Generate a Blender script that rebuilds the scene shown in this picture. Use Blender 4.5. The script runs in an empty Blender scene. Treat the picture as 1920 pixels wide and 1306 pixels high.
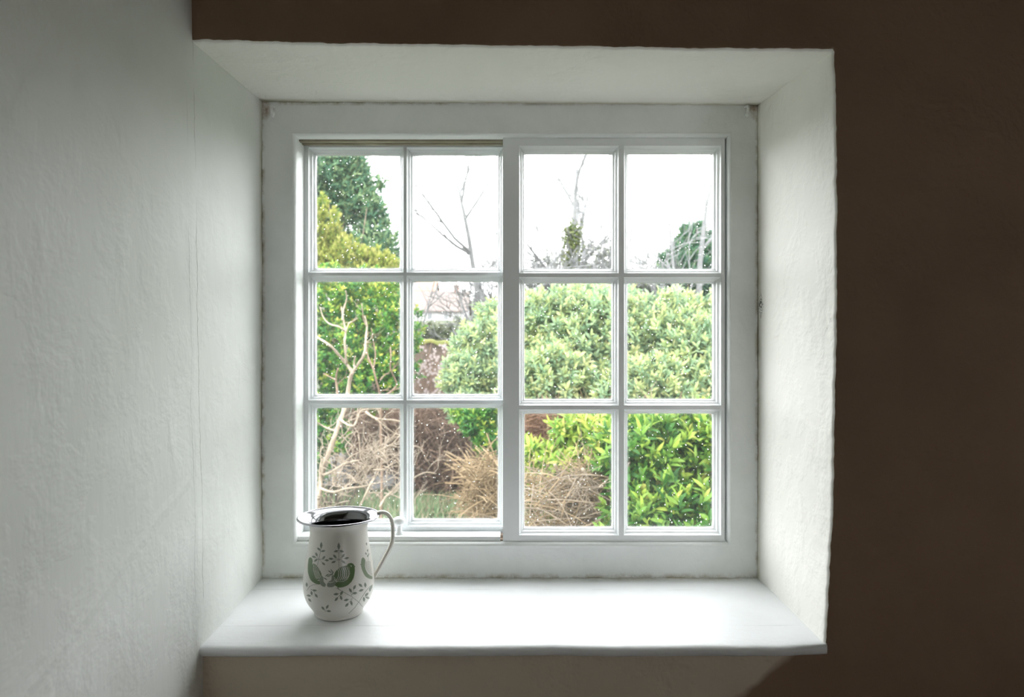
import bpy, math, random
import numpy as np
from mathutils import Vector, Matrix, noise

SC = bpy.context.scene
COL = SC.collection
random.seed(7)
RNG = np.random.default_rng(11)
ZC = 1.55            # eye height above the room floor
F = 1280.0           # focal length in pixels of the 1920 px wide frame (24 mm lens)

# ------------------------------------------------------------------ camera
cam = bpy.data.cameras.new('camera')
cam.lens = 24.0; cam.sensor_width = 36.0; cam.sensor_fit = 'HORIZONTAL'
cam.clip_start = 0.02; cam.clip_end = 600
cam.dof.use_dof = True; cam.dof.focus_distance = 1.36; cam.dof.aperture_fstop = 5.6
camo = bpy.data.objects.new('camera', cam); COL.objects.link(camo)
camo.location = (0, 0, ZC); camo.rotation_euler = (math.radians(90), 0, 0)
SC.camera = camo

# ------------------------------------------------------------------ world: bright overcast sky
w = bpy.data.worlds.new('overcast_sky'); SC.world = w; w.use_nodes = True
nt = w.node_tree; nt.nodes.clear()
wo = nt.nodes.new('ShaderNodeOutputWorld'); bg = nt.nodes.new('ShaderNodeBackground')
tc = nt.nodes.new('ShaderNodeTexCoord'); sx = nt.nodes.new('ShaderNodeSeparateXYZ')
cr = nt.nodes.new('ShaderNodeValToRGB')
cr.color_ramp.elements[0].position = 0.0; cr.color_ramp.elements[0].color = (1.14, 1.16, 1.18, 1)
cr.color_ramp.elements[1].position = 0.9; cr.color_ramp.elements[1].color = (1.14, 1.16, 1.18, 1)
nt.links.new(tc.outputs['Generated'], sx.inputs[0]); nt.links.new(sx.outputs['Z'], cr.inputs[0])
# the cloud cover is a little thinner, so brighter, towards the west (left)
mr = nt.nodes.new('ShaderNodeMapRange')
mr.inputs['From Min'].default_value = -1; mr.inputs['From Max'].default_value = 1
mr.inputs['To Min'].default_value = 1.18; mr.inputs['To Max'].default_value = .86
nt.links.new(sx.outputs['X'], mr.inputs[0]); nt.links.new(mr.outputs[0], bg.inputs['Strength'])
nt.links.new(cr.outputs[0], bg.inputs['Color']); nt.links.new(bg.outputs[0], wo.inputs[0])
bg.inputs['Strength'].default_value = 1.0
w.cycles.sampling_method = 'AUTOMATIC'

# ------------------------------------------------------------------ exposure
SC.view_settings.view_transform = 'Standard'; SC.view_settings.look = 'None'
SC.view_settings.gamma = 1.0; SC.view_settings.use_curve_mapping = False
SC.view_settings.exposure = 3.0
SC.cycles.use_denoising = True
SC.cycles.use_adaptive_sampling = False
SC.cycles.max_bounces = 14; SC.cycles.diffuse_bounces = 8; SC.cycles.glossy_bounces = 5
SC.cycles.transmission_bounces = 6; SC.cycles.transparent_max_bounces = 16
SC.cycles.caustics_reflective = False; SC.cycles.caustics_refractive = False
SC.cycles.sample_clamp_indirect = 6.0

D = 1.380            # window frame face
DF = 1.090           # room face of the window wall

def P(px, py, d):
    return Vector(((px - 960) / F * d, d, ZC - (py - 653) / F * d))
def X(px, d): return (px - 960) / F * d
def Z(py, d): return ZC - (py - 653) / F * d

# ================================================================== helpers
class MB:
    """collects geometry; build() links it as one mesh object"""
    def __init__(s): s.v = []; s.f = []; s.m = []
    def add(s, vs, fs, mi=0):
        n = len(s.v); s.v.extend([tuple(v) for v in vs])
        for f in fs: s.f.append(tuple(n + i for i in f)); s.m.append(mi)
    def box(s, a, b, mi=0):
        x0, y0, z0 = a; x1, y1, z1 = b
        s.add([(x0,y0,z0),(x1,y0,z0),(x1,y1,z0),(x0,y1,z0),(x0,y0,z1),(x1,y0,z1),(x1,y1,z1),(x0,y1,z1)],
              [(0,3,2,1),(4,5,6,7),(0,1,5,4),(1,2,6,5),(2,3,7,6),(3,0,4,7)], mi)
    def tube(s, pts, rad, n=5, mi=0, cap=True, flat=None):
        pts = [Vector(p) for p in pts]; k = len(pts)
        if not hasattr(rad, '__len__'): rad = [rad] * k
        vs = []; fs = []; up = None
        for i, p in enumerate(pts):
            t = (pts[min(i + 1, k - 1)] - pts[max(i - 1, 0)])
            if t.length < 1e-9: t = Vector((0, 0, 1))
            t.normalize()
            if up is None:
                up = Vector((0, 1, 0)) if abs(t.y) < .9 else Vector((1, 0, 0))
            a = t.cross(up)
            if a.length < 1e-6: a = t.orthogonal()
            a.normalize(); b = a.cross(t); up = b
            for j in range(n):
                q = 2 * math.pi * j / n
                fa = fb = 1.0
                if flat: fa, fb = flat
                vs.append(p + a * (math.cos(q) * rad[i] * fa) + b * (math.sin(q) * rad[i] * fb))
        for i in range(k - 1):
            for j in range(n):
                fs.append((i*n+j, i*n+(j+1) % n, (i+1)*n+(j+1) % n, (i+1)*n+j))
        if cap:
            fs.append(tuple(range(n - 1, -1, -1))); fs.append(tuple((k-1)*n + j for j in range(n)))
        s.add(vs, fs, mi)
    def lathe(s, prof, c=(0, 0, 0), n=48, mi=0):
        vs = []; fs = []
        for r, h in prof:
            for j in range(n):
                q = 2 * math.pi * j / n
                vs.append((c[0] + r*math.cos(q), c[1] + r*math.sin(q), c[2] + h))
        for i in range(len(prof) - 1):
            for j in range(n):
                fs.append((i*n+j, i*n+(j+1) % n, (i+1)*n+(j+1) % n, (i+1)*n+j))
        s.add(vs, fs, mi)
    def build(s, name, mats, parent=None, smooth=False, origin=None):
        me = bpy.data.meshes.new(name)
        if origin is not None:
            o0 = Vector(origin); vv = [(a[0]-o0.x, a[1]-o0.y, a[2]-o0.z) for a in s.v]
        else: vv = s.v
        me.from_pydata(vv, [], s.f)
        mats = mats if isinstance(mats, (list, tuple)) else [mats]
        for m in mats: me.materials.append(m)
        if len(mats) > 1: me.polygons.foreach_set('material_index', s.m)
        if smooth: me.polygons.foreach_set('use_smooth', [True] * len(me.polygons))
        me.update()
        return link(name, me, parent, origin)

def link(name, me, parent=None, origin=None):
    o = bpy.data.objects.new(name, me); COL.objects.link(o)
    if origin is not None: o.location = origin
    if parent is not None:
        o.parent = parent
        # parts are modelled in world space: undo the parent's own offset
        if origin is None: o.location = -Vector(parent.location)
        else: o.location = Vector(origin) - Vector(parent.location)
    return o

def empty(name, loc=(0, 0, 0)):
    o = bpy.data.objects.new(name, None); COL.objects.link(o); o.location = loc
    o.empty_display_size = 0.1
    return o
def tag(o, label=None, cat=None, group=None, kind=None):
    if label: o['label'] = label
    if cat: o['category'] = cat
    if group: o['group'] = group
    if kind: o['kind'] = kind
    return o
def autosmooth(o, ang=35):
    me = o.data
    me.polygons.foreach_set('use_smooth', [True] * len(me.polygons))
    import bmesh
    bm = bmesh.new(); bm.from_mesh(me)
    for e in bm.edges:
        if len(e.link_faces) == 2 and e.calc_face_angle(0) > math.radians(ang): e.smooth = False
    bm.to_mesh(me); bm.free()

# ================================================================== materials
def mat(name):
    m = bpy.data.materials.new(name); m.use_nodes = True
    n = m.node_tree; n.nodes.clear()
    out = n.nodes.new('ShaderNodeOutputMaterial')
    b = n.nodes.new('ShaderNodeBsdfPrincipled'); n.links.new(b.outputs[0], out.inputs[0])
    return m, n, b, out
def N(n, t, **kw):
    x = n.nodes.new(t)
    for k, v in kw.items():
        if k in x.inputs: x.inputs[k].default_value = v
        else: setattr(x, k, v)
    return x
def math_(n, op, a, b=None, c=None, clamp=False):
    x = n.nodes.new('ShaderNodeMath'); x.operation = op; x.use_clamp = clamp
    for i, v in enumerate((a, b, c)):
        if v is None: continue
        if isinstance(v, (int, float)): x.inputs[i].default_value = v
        else: n.links.new(v, x.inputs[i])
    return x.outputs[0]
def mixc(n, fac, a, b):
    x = n.nodes.new('ShaderNodeMix'); x.data_type = 'RGBA'
    for i, v in ((0, fac), (6, a), (7, b)):
        if isinstance(v, (int, float)): x.inputs[i].default_value = v
        elif isinstance(v, tuple): x.inputs[i].default_value = v
        else: n.links.new(v, x.inputs[i])
    return x.outputs[2]
def ramp(n, fac, stops):
    x = n.nodes.new('ShaderNodeValToRGB'); e = x.color_ramp.elements
    while len(e) < len(stops): e.new(0.5)
    for i, (p, c) in enumerate(stops):
        e[i].position = p; e[i].color = c if len(c) == 4 else (*c, 1)
    n.links.new(fac, x.inputs[0]); return x.outputs[0]
def obj_coords(n, scale=(1, 1, 1), loc=(0, 0, 0)):
    t = n.nodes.new('ShaderNodeTexCoord'); m = n.nodes.new('ShaderNodeMapping')
    m.inputs['Scale'].default_value = scale; m.inputs['Location'].default_value = loc
    n.links.new(t.outputs['Object'], m.inputs[0]); return m.outputs[0]
def noise_(n, co, scale, detail=4, rough=.5, dist=0):
    x = n.nodes.new('ShaderNodeTexNoise')
    x.inputs['Scale'].default_value = scale; x.inputs['Detail'].default_value = detail
    x.inputs['Roughness'].default_value = rough; x.inputs['Distortion'].default_value = dist
    n.links.new(co, x.inputs['Vector']); return x.outputs['Fac']
def bump(n, b, h, strength=.3, dist=.01, prev=None):
    x = n.nodes.new('ShaderNodeBump'); x.inputs['Strength'].default_value = strength
    x.inputs['Distance'].default_value = dist
    n.links.new(h, x.inputs['Height'])
    if prev is not None: n.links.new(prev, x.inputs['Normal'])
    if b is not None: n.links.new(x.outputs[0], b.inputs['Normal'])
    return x.outputs[0]
def line_mask(n, coord, pos, width, wob=None):
    """1 on a line where coord (+wobble) is pos, falling to 0 at width"""
    c = math_(n, 'SUBTRACT', coord, pos)
    if wob is not None: c = math_(n, 'ADD', c, wob)
    c = math_(n, 'ABSOLUTE', c)
    return math_(n, 'SUBTRACT', 1.0, math_(n, 'DIVIDE', c, width), clamp=True)

def plaster(name, base, dark, brush=(1, 1, .22), brush_scale=55, patch=2.2, rough=.62, bs=.35,
            crack=None, pits=True):
    m, n, b, _ = mat(name)
    co = obj_coords(n); cb = obj_coords(n, brush)
    big = noise_(n, co, patch, 5, .55, .3)
    fine = noise_(n, cb, brush_scale, 6, .6)
    mid = noise_(n, cb, 9, 5, .6, .4)
    lump = noise_(n, co, 14, 4, .6, .2)
    c = mixc(n, ramp(n, big, [(.33, (0, 0, 0)), (.68, (1, 1, 1))]), dark, base)
    c = mixc(n, math_(n, 'MULTIPLY', ramp(n, mid, [(.5, (0,0,0)), (.75, (1,1,1))]), .28), c, dark)
    h = math_(n, 'ADD', math_(n, 'MULTIPLY', fine, .35), math_(n, 'MULTIPLY', mid, 1.0))
    h = math_(n, 'ADD', h, math_(n, 'MULTIPLY', ramp(n, lump, [(.45, (0,0,0)), (.7, (1,1,1))]), .8))
    if pits:
        v = N(n, 'ShaderNodeTexVoronoi', Scale=7.0); n.links.new(co, v.inputs['Vector'])
        pm = math_(n, 'LESS_THAN', v.outputs['Distance'], .028)
        keep = math_(n, 'GREATER_THAN', N_sep(n, v.outputs['Color']), .62)
        pm = math_(n, 'MULTIPLY', pm, keep)
        c = mixc(n, math_(n, 'MULTIPLY', pm, .55), c, (.16, .15, .12, 1))
        h = math_(n, 'SUBTRACT', h, math_(n, 'MULTIPLY', pm, 1.2))
    if crack:
        c, h = crack(n, c, h, co)
    n.links.new(c, b.inputs['Base Color'])
    b.inputs['Roughness'].default_value = rough
    bump(n, b, h, bs, .004)
    return m
def N_sep(n, col):
    s = n.nodes.new('ShaderNodeSeparateColor'); n.links.new(col, s.inputs[0]); return s.outputs[0]
def sepxyz(n, co):
    s = n.nodes.new('ShaderNodeSeparateXYZ'); n.links.new(co, s.inputs[0]); return s.outputs

def wall_left_crack(n, c, h, co):
    X_, Y_, Z_ = sepxyz(n, co)
    wob = math_(n, 'MULTIPLY', math_(n, 'SUBTRACT', noise_(n, co, 6, 5, .7), .5), .035)
    br = ramp(n, noise_(n, obj_coords(n, (1, 1, 1), (3, 1, 2)), 9, 3), [(.44, (0,0,0)), (.6, (1,1,1))])
    # hairline cracks where reveal and room wall meet
    for pos, wd, k in ((DF + .004, .0012, .75), (DF - .022, .0009, .55)):
        l = math_(n, 'MULTIPLY', line_mask(n, Y_, pos, wd, wob), br)
        c = mixc(n, math_(n, 'MULTIPLY', l, k), c, (.20, .19, .14, 1))
        h = math_(n, 'SUBTRACT', h, math_(n, 'MULTIPLY', l, 1.5))
    # plaster seam: soft ridge beside it
    l = line_mask(n, Y_, DF - .012, .02, wob)
    h = math_(n, 'ADD', h, math_(n, 'MULTIPLY', l, .5))
    # slanting patch edge low on the wall
    d = math_(n, 'ADD', Z_, math_(n, 'MULTIPLY', Y_, -.42))
    l = math_(n, 'MULTIPLY', line_mask(n, d, .905, .012, wob), math_(n, 'LESS_THAN', Y_, 1.06))
    h = math_(n, 'ADD', h, math_(n, 'MULTIPLY', l, .9))
    # grime in the corner beside the window frame
    g = math_(n, 'SUBTRACT', 1.0, math_(n, 'DIVIDE', math_(n, 'ABSOLUTE', math_(n, 'SUBTRACT', Y_, D)), .016), clamp=True)
    g = math_(n, 'MULTIPLY', g, ramp(n, noise_(n, co, 22, 4), [(.35, (.25,.25,.25)), (.7, (1,1,1))]))
    c = mixc(n, math_(n, 'MULTIPLY', g, .8), c, (.36, .33, .2, 1))
    return c, h

WHITE = (.80, .81, .77, 1)
M = {}
M['wall_left'] = plaster('white_brushed_plaster', (.77, .785, .765, 1), (.65, .668, .63, 1), crack=wall_left_crack, bs=.30)

def reveal_grime(n, c, h, co):
    X_, Y_, Z_ = sepxyz(n, co)
    g = math_(n, 'SUBTRACT', 1.0, math_(n, 'DIVIDE', math_(n, 'ABSOLUTE', math_(n, 'SUBTRACT', Y_, D)), .018), clamp=True)
    g = math_(n, 'MULTIPLY', g, ramp(n, noise_(n, co, 25, 4), [(.3, (.3,.3,.3)), (.65, (1,1,1))]))
    c = mixc(n, math_(n, 'MULTIPLY', g, .75), c, (.40, .36, .23, 1))
    # black mould patch on the right side
    dz = math_(n, 'DIVIDE', math_(n, 'ABSOLUTE', math_(n, 'SUBTRACT', Z_, Z(573, D))), .035)
    dy = math_(n, 'DIVIDE', math_(n, 'ABSOLUTE', math_(n, 'SUBTRACT', Y_, D - .012)), .016)
    s = math_(n, 'SUBTRACT', 1.0, math_(n, 'ADD', dz, dy), clamp=True)
    s = math_(n, 'MULTIPLY', s, math_(n, 'GREATER_THAN', X_, 0.3))
    sp = math_(n, 'MULTIPLY', s, ramp(n, noise_(n, co, 330, 2), [(.45, (0,0,0)), (.55, (1,1,1))]))
    c = mixc(n, math_(n, 'MULTIPLY', sp, 1.6, clamp=True), c, (.10, .10, .08, 1))
    return c, h
M['reveal'] = plaster('white_reveal_paint', (.90, .885, .84, 1), (.83, .82, .765, 1), brush=(.6, .6, .6), crack=reveal_grime, bs=.5)
def under_sill_bounce_coat(n, c, h, co):
    # the wall below the sill carries a greyer coat, lightened to imitate bounced light, that ends in a rough curved edge to the right
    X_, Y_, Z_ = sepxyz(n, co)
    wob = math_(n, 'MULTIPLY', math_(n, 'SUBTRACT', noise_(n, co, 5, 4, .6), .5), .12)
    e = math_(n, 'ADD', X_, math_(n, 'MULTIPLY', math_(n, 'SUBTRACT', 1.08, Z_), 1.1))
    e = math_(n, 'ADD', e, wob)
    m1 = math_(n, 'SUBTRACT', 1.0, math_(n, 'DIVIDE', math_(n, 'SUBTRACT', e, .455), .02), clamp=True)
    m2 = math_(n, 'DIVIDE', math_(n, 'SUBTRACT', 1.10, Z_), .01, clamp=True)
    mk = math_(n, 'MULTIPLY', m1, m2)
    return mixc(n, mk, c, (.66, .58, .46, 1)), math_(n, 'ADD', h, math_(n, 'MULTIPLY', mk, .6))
M['front'] = plaster('taupe_wall_paint', (.30, .20, .13, 1), (.215, .14, .09, 1), brush=(.5, 1, .8), patch=2.5, crack=under_sill_bounce_coat, bs=.7, rough=.7, pits=False)
M['room'] = plaster('room_plaster', (.40, .32, .24, 1), (.34, .27, .19, 1), rough=.8)
M['ceiling'] = plaster('ceiling_plaster', (.42, .38, .31, 1), (.36, .33, .27, 1), rough=.8)

def floor_mat():
    m, n, b, _ = mat('dark_floor_boards')
    co = obj_coords(n)
    x = N(n, 'ShaderNodeTexBrick', offset=.37); x.inputs['Scale'].default_value = 1.0
    x.inputs['Brick Width'].default_value = 1.6; x.inputs['Row Height'].default_value = .14
    x.inputs['Mortar Size'].default_value = .004
    x.inputs['Color1'].default_value = (.12, .07, .04, 1); x.inputs['Color2'].default_value = (.18, .11, .06, 1)
    x.inputs['Mortar'].default_value = (.02, .015, .01, 1)
    n.links.new(co, x.inputs['Vector'])
    n.links.new(x.outputs[0], b.inputs['Base Color']); b.inputs['Roughness'].default_value = .5
    return m
M['floor'] = floor_mat()

def gloss_paint(name, base=(.86, .88, .885, 1), dark=(.78, .80, .80, 1), rough=.32, bs=.25, extra=None, axis=(1, 1, 1)):
    m, n, b, _ = mat(name)
    co = obj_coords(n); cb = obj_coords(n, axis)
    big = noise_(n, co, 7, 4, .6, .3); f = noise_(n, cb, 60, 5, .65); lum = noise_(n, co, 30, 4, .6)
    c = mixc(n, ramp(n, big, [(.35, (0,0,0)), (.7, (1,1,1))]), dark, base)
    h = math_(n, 'ADD', math_(n, 'MULTIPLY', f, .5), lum)
    if extra: c, h = extra(n, c, h, co)
    n.links.new(c, b.inputs['Base Color']); b.inputs['Roughness'].default_value = rough
    bump(n, b, h, bs, .0025)
    return m
def frame_dirt(n, c, h, co):
    X_, Y_, Z_ = sepxyz(n, co)
    def edge(coord, pos, wd):
        return math_(n, 'SUBTRACT', 1.0, math_(n, 'DIVIDE', math_(n, 'ABSOLUTE', math_(n, 'SUBTRACT', coord, pos)), wd), clamp=True)
    wn = ramp(n, noise_(n, co, 30, 5, .7), [(.42, (0,0,0)), (.62, (1,1,1))])
    e = math_(n, 'MAXIMUM', math_(n, 'MAXIMUM', edge(X_, X(492, D), .007), edge(X_, X(1421, D), .007)),
              math_(n, 'MAXIMUM', edge(Z_, Z(192, D), .007), edge(Z_, Z(1083, D), .011)))
    c = mixc(n, math_(n, 'MULTIPLY', math_(n, 'MULTIPLY', e, wn), .85), c, (.33, .27, .16, 1))
    # rust-brown corners at the head
    for px in (499, 1413):
        d = math_(n, 'ADD', math_(n, 'DIVIDE', math_(n, 'ABSOLUTE', math_(n, 'SUBTRACT', X_, X(px, D))), .020),
                  math_(n, 'DIVIDE', math_(n, 'ABSOLUTE', math_(n, 'SUBTRACT', Z_, Z(205, D))), .026))
        s = math_(n, 'SUBTRACT', 1.0, d, clamp=True)
        s = math_(n, 'MULTIPLY', s, ramp(n, noise_(n, co, 60, 3), [(.35, (.2,.2,.2)), (.6, (1,1,1))]))
        c = mixc(n, math_(n, 'MULTIPLY', s, 1.1, clamp=True), c, (.33, .22, .13, 1))
    return c, h
M['frame'] = gloss_paint('old_white_frame_paint', (.86, .88, .875, 1), (.77, .795, .78, 1), .38, .5, frame_dirt)
M['sash'] = gloss_paint('white_sash_paint', (.88, .90, .91, 1), (.85, .87, .88, 1), .28, .18)
M['old_sash'] = gloss_paint('thick_white_sash_paint', (.83, .86, .875, 1), (.77, .80, .81, 1), .30, .5)
def sill_extra(n, c, h, co):
    X_, Y_, Z_ = sepxyz(n, co)
    wob = math_(n, 'MULTIPLY', math_(n, 'SUBTRACT', noise_(n, co, 3, 3, .6), .5), .008)
    br = ramp(n, noise_(n, obj_coords(n, (1, 4, 1)), 7, 4, .7), [(.46, (0,0,0)), (.56, (1,1,1))])
    for pos, k in ((1.318, .4), (1.155, .35)):
        l = math_(n, 'MULTIPLY', line_mask(n, Y_, pos, .0016, wob), br)
        c = mixc(n, math_(n, 'MULTIPLY', l, k), c, (.42, .40, .36, 1))
        h = math_(n, 'SUBTRACT', h, math_(n, 'MULTIPLY', l, 1.6))
    g = math_(n, 'SUBTRACT', 1.0, math_(n, 'DIVIDE', math_(n, 'ABSOLUTE', math_(n, 'SUBTRACT', Y_, D)), .026), clamp=True)
    g = math_(n, 'MULTIPLY', g, ramp(n, noise_(n, co, 26, 5, .7), [(.35, (.1,.1,.1)), (.66, (1,1,1))]))
    c = mixc(n, math_(n, 'MULTIPLY', g, .7), c, (.42, .39, .28, 1))
    return c, h
M['sill'] = gloss_paint('white_sill_paint', (.85, .865, .88, 1), (.80, .82, .83, 1), .50, .3, sill_extra, (.25, 1.6, 1))
M['grimy'] = gloss_paint('grimy_track_wood', (.40, .37, .28, 1), (.22, .19, .13, 1), .6, .5)
M['bare_wood'] = gloss_paint('bare_pinkish_wood', (.42, .31, .24, 1), (.25, .18, .13, 1), .7, .5)

def glass_mat():
    m = bpy.data.materials.new('weathered_window_glass'); m.use_nodes = True
    n = m.node_tree; n.nodes.clear()
    out = n.nodes.new('ShaderNodeOutputMaterial')
    tr = N(n, 'ShaderNodeBsdfTransparent', Color=(.985, .99, .985, 1))
    gl = N(n, 'ShaderNodeBsdfGlossy', Roughness=.02)
    lw = N(n, 'ShaderNodeLayerWeight', Blend=.5)      # Schlick reflectance, alike on both faces of the thin pane
    fr_ = math_(n, 'ADD', math_(n, 'MULTIPLY', math_(n, 'POWER', lw.outputs['Facing'], 5.0), .96), .035)
    mx = n.nodes.new('ShaderNodeMixShader')
    n.links.new(fr_, mx.inputs[0]); n.links.new(tr.outputs[0], mx.inputs[1]); n.links.new(gl.outputs[0], mx.inputs[2])
    tl = N(n, 'ShaderNodeBsdfTranslucent', Color=(.93, .95, .95, 1))
    t = n.nodes.new('ShaderNodeTexCoord')
    g = sepxyz(n, t.outputs['Generated'])
    def e(c): # distance to the nearer edge, in pane widths
        return math_(n, 'MINIMUM', c, math_(n, 'SUBTRACT', 1.0, c))
    ed = math_(n, 'MINIMUM', e(g[0]), math_(n, 'MULTIPLY', e(g[2]), 1.3))
    em = math_(n, 'SUBTRACT', 1.0, math_(n, 'DIVIDE', ed, .045), clamp=True)
    em = math_(n, 'MULTIPLY', math_(n, 'POWER', em, 2.0), .10)
    ns = math_(n, 'MULTIPLY', noise_(n, t.outputs['Object'], 9, 4), .010)
    fac = math_(n, 'ADD', math_(n, 'ADD', em, ns), .002)
    m2 = n.nodes.new('ShaderNodeMixShader')
    n.links.new(fac, m2.inputs[0]); n.links.new(mx.outputs[0], m2.inputs[1]); n.links.new(tl.outputs[0], m2.inputs[2])
    n.links.new(m2.outputs[0], out.inputs[0])
    return m
M['glass'] = glass_mat()
m, n, b, _ = mat('rain_water'); b.inputs['Transmission Weight'].default_value = 1; b.inputs['IOR'].default_value = 1.33
b.inputs['Roughness'].default_value = 0.0; b.inputs['Base Color'].default_value = (1, 1, 1, 1); M['water'] = m

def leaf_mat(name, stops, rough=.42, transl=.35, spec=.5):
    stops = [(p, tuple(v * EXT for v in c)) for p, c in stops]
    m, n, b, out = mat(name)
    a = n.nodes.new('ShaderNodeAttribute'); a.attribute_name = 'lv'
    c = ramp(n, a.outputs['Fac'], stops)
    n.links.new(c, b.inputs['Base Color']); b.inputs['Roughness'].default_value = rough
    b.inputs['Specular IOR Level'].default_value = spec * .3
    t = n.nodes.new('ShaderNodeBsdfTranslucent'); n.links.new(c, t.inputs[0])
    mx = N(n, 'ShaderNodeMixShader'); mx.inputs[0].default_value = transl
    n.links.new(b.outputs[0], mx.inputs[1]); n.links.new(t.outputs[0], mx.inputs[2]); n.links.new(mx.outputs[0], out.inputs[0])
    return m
EXT = .40            # outdoor things are far less reflective than indoor white paint
def outside(name, c, rough=.7, c2=None, *a, **k):
    return simple(name, tuple(v * EXT for v in c), rough, tuple(v * EXT for v in c2) if c2 else None, *a, **k)
def simple(name, c, rough=.7, c2=None, scale=12, bs=.3, bd=.01, metal=0, spec=None):
    m, n, b, _ = mat(name)
    if c2:
        co = obj_coords(n); f = noise_(n, co, scale, 5, .6)
        n.links.new(mixc(n, ramp(n, f, [(.35, (0,0,0)), (.65, (1,1,1))]), (*c, 1), (*c2, 1)), b.inputs['Base Color'])
        bump(n, b, f, bs, bd)
    else: b.inputs['Base Color'].default_value = (*c, 1)
    b.inputs['Roughness'].default_value = rough; b.inputs['Metallic'].default_value = metal
    if spec is not None: b.inputs['Specular IOR Level'].default_value = spec
    return m

# ================================================================== room shell
ROOM_R, ROOM_B, CEIL = 2.7, -2.7, 2.42
def xleft(y, zr):
    xf = -.5025 - .0177 * max(-.9, min(.6, zr)); xb = -.5056
    t = max(0, min(1, (y - DF) / (D - DF))); return xf + (xb - xf) * t
def nz(p, s): return noise.noise(Vector(p) * s)

mb = MB()
ys = list(np.linspace(ROOM_B, .35, 12)) + list(np.linspace(.4, D + .06, 70))
zs = [0, .3, .6] + list(np.linspace(.75, CEIL, 90))
for y in ys:
    for z in zs:
        y_, z_ = float(y), float(z)
        x = xleft(y_, z_ - ZC) + .0035 * nz((0, y_, z_), 2.3) + .0012 * nz((3, y_, z_), 9)
        mb.v.append((x, y_, z_))
nzs = len(zs)
for i in range(len(ys) - 1):
    for j in range(nzs - 1):
        a = i * nzs + j; mb.f.append((a, a + nzs, a + nzs + 1, a + 1)); mb.m.append(0)
# back of the wall (thickness)
mb.box((-.80, ROOM_B, 0), (-.56, D + .05, CEIL))
o = mb.build('wall_left', M['wall_left'], smooth=False); tag(o, kind='structure')
for p in o.data.polygons[:-6]: p.use_smooth = True

# window reveal: head and right side, and the room face of the window wall
ZS_B = Z(1083, D)                       # sill height at the frame
SILL_F = Z(1206, DF)                    # sill height at the room face
def arris(s):
    """point s in 0..2 : 0..1 along the head left to right, 1..2 down the right side; returns back point, front point, outward dir"""
    if s <= 1:
        bk = Vector((-.5056 + (X(1421, D) + .5056) * s - .02 * (1 - s), D, Z(190 + 7 * s, D)))
        fr = Vector((X(356, DF) + (X(1562, DF) - X(356, DF)) * s, DF, Z(78 + 14 * s + 3 * math.sin(s * 2.6), DF)))
        out = Vector((0, 0, 1))
    else:
        t = s - 1
        bk = Vector((X(1420, D) + .002 * math.sin(t * 3), D, Z(197, D) + (ZS_B - .01 - Z(197, D)) * t))
        xf = X(1562, DF) + (X(1546, DF) - X(1562, DF)) * (t ** 3)
        fr = Vector((xf + .0045 * math.sin(t * math.pi), DF, Z(92, DF) + (SILL_F - .004 - Z(92, DF)) * t))
        out = Vector((1, 0, 0))
    wv = .0022 * nz((s * 7, 1.3, 0), 1.0) + .0016 * nz((s * 30, 4.3, 0), 1.0) + .0012 * nz((s * 95, 8.3, 0), 1)
    fr = fr + out * wv
    arris.wv = wv
    return bk, fr, out
NS = 220
S_ = [i / NS for i in range(NS + 1)] + [1 + i / NS for i in range(NS + 1)]
R_ = .006
mb = MB(); rows = []
ts = [-.08, 0, .02, .05, .1, .2, .3, .4, .5, .6, .7, .8, .9, .97, 1.0]
for s in S_:
    bk, fr, out = arris(s); r = []
    f0 = fr + Vector((0, R_, 0))
    for t in ts:
        if 0 <= t: p = bk.lerp(f0, t) - out * (arris.wv * (t - t ** 9))
        p = p if t >= 0 else bk + Vector((0, .05, 0))
        if 0 < t < 1: p = p + out * (.0022 * nz((p.x, p.y, p.z), 6) * math.sin(t * math.pi))
        r.append(p)
    for a in (20, 40, 60):
        a = math.radians(a); r.append(fr + out * (R_ * (1 - math.cos(a))) + Vector((0, R_ * (1 - math.sin(a)), 0)))
    rows.append(r)
k = len(rows[0])
for r in rows: mb.v.extend([tuple(p) for p in r])
for i in range(len(rows) - 1):
    if i == NS: continue
    for j in range(k - 1):
        a = i * k + j; mb.f.append((a, a + 1, a + k + 1, a + k)); mb.m.append(0)
o = mb.build('trim_1', M['reveal'], smooth=True)
tag(o, 'white painted plaster reveal at the head and right of the window recess', kind='structure')

mb = MB(); rows = []
for s in S_:
    bk, fr, out = arris(s); r = []
    for a in (60, 75, 90):
        a = math.radians(a); r.append(fr + out * (R_ * (1 - math.cos(a))) + Vector((0, R_ * (1 - math.sin(a)), 0)))
    p0 = r[-1]
    if s < 1 or (s == 1 and out.z > 0): end = Vector((p0.x, DF, CEIL))
    else: end = Vector((ROOM_R, DF, p0.z))
    for u in (.004, .01, .03, .06, .1, .16, .24, .35, .5, .7, 1.0):
        q = p0.lerp(end, u); q.y += .003 * nz((q.x, 0, q.z), 3) * min(1, u * 12); r.append(q)
    rows.append(r)
k = len(rows[0])
for r in rows: mb.v.extend([tuple(p) for p in r])
for i in range(len(rows) - 1):
    if i == NS: continue
    for j in range(k - 1):
        a = i * k + j; mb.f.append((a, a + 1, a + k + 1, a + k)); mb.m.append(0)
# corner between the two strips
a0 = NS * k; b0 = (NS + 1) * k
pc = rows[NS]; pr = rows[NS + 1]
corner = (ROOM_R, DF, CEIL)
ci = len(mb.v); mb.v.append(corner)
for j in range(k - 1):
    mb.f.append((a0 + j, a0 + j + 1, b0 + j + 1, b0 + j)) if j < 2 else None
    if j < 2: mb.m.append(0)
poly = [a0 + j for j in range(2, k)] + [ci] + [b0 + j for j in range(k - 1, 1, -1)]
mb.f.append(tuple(poly)); mb.m.append(0)
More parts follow.
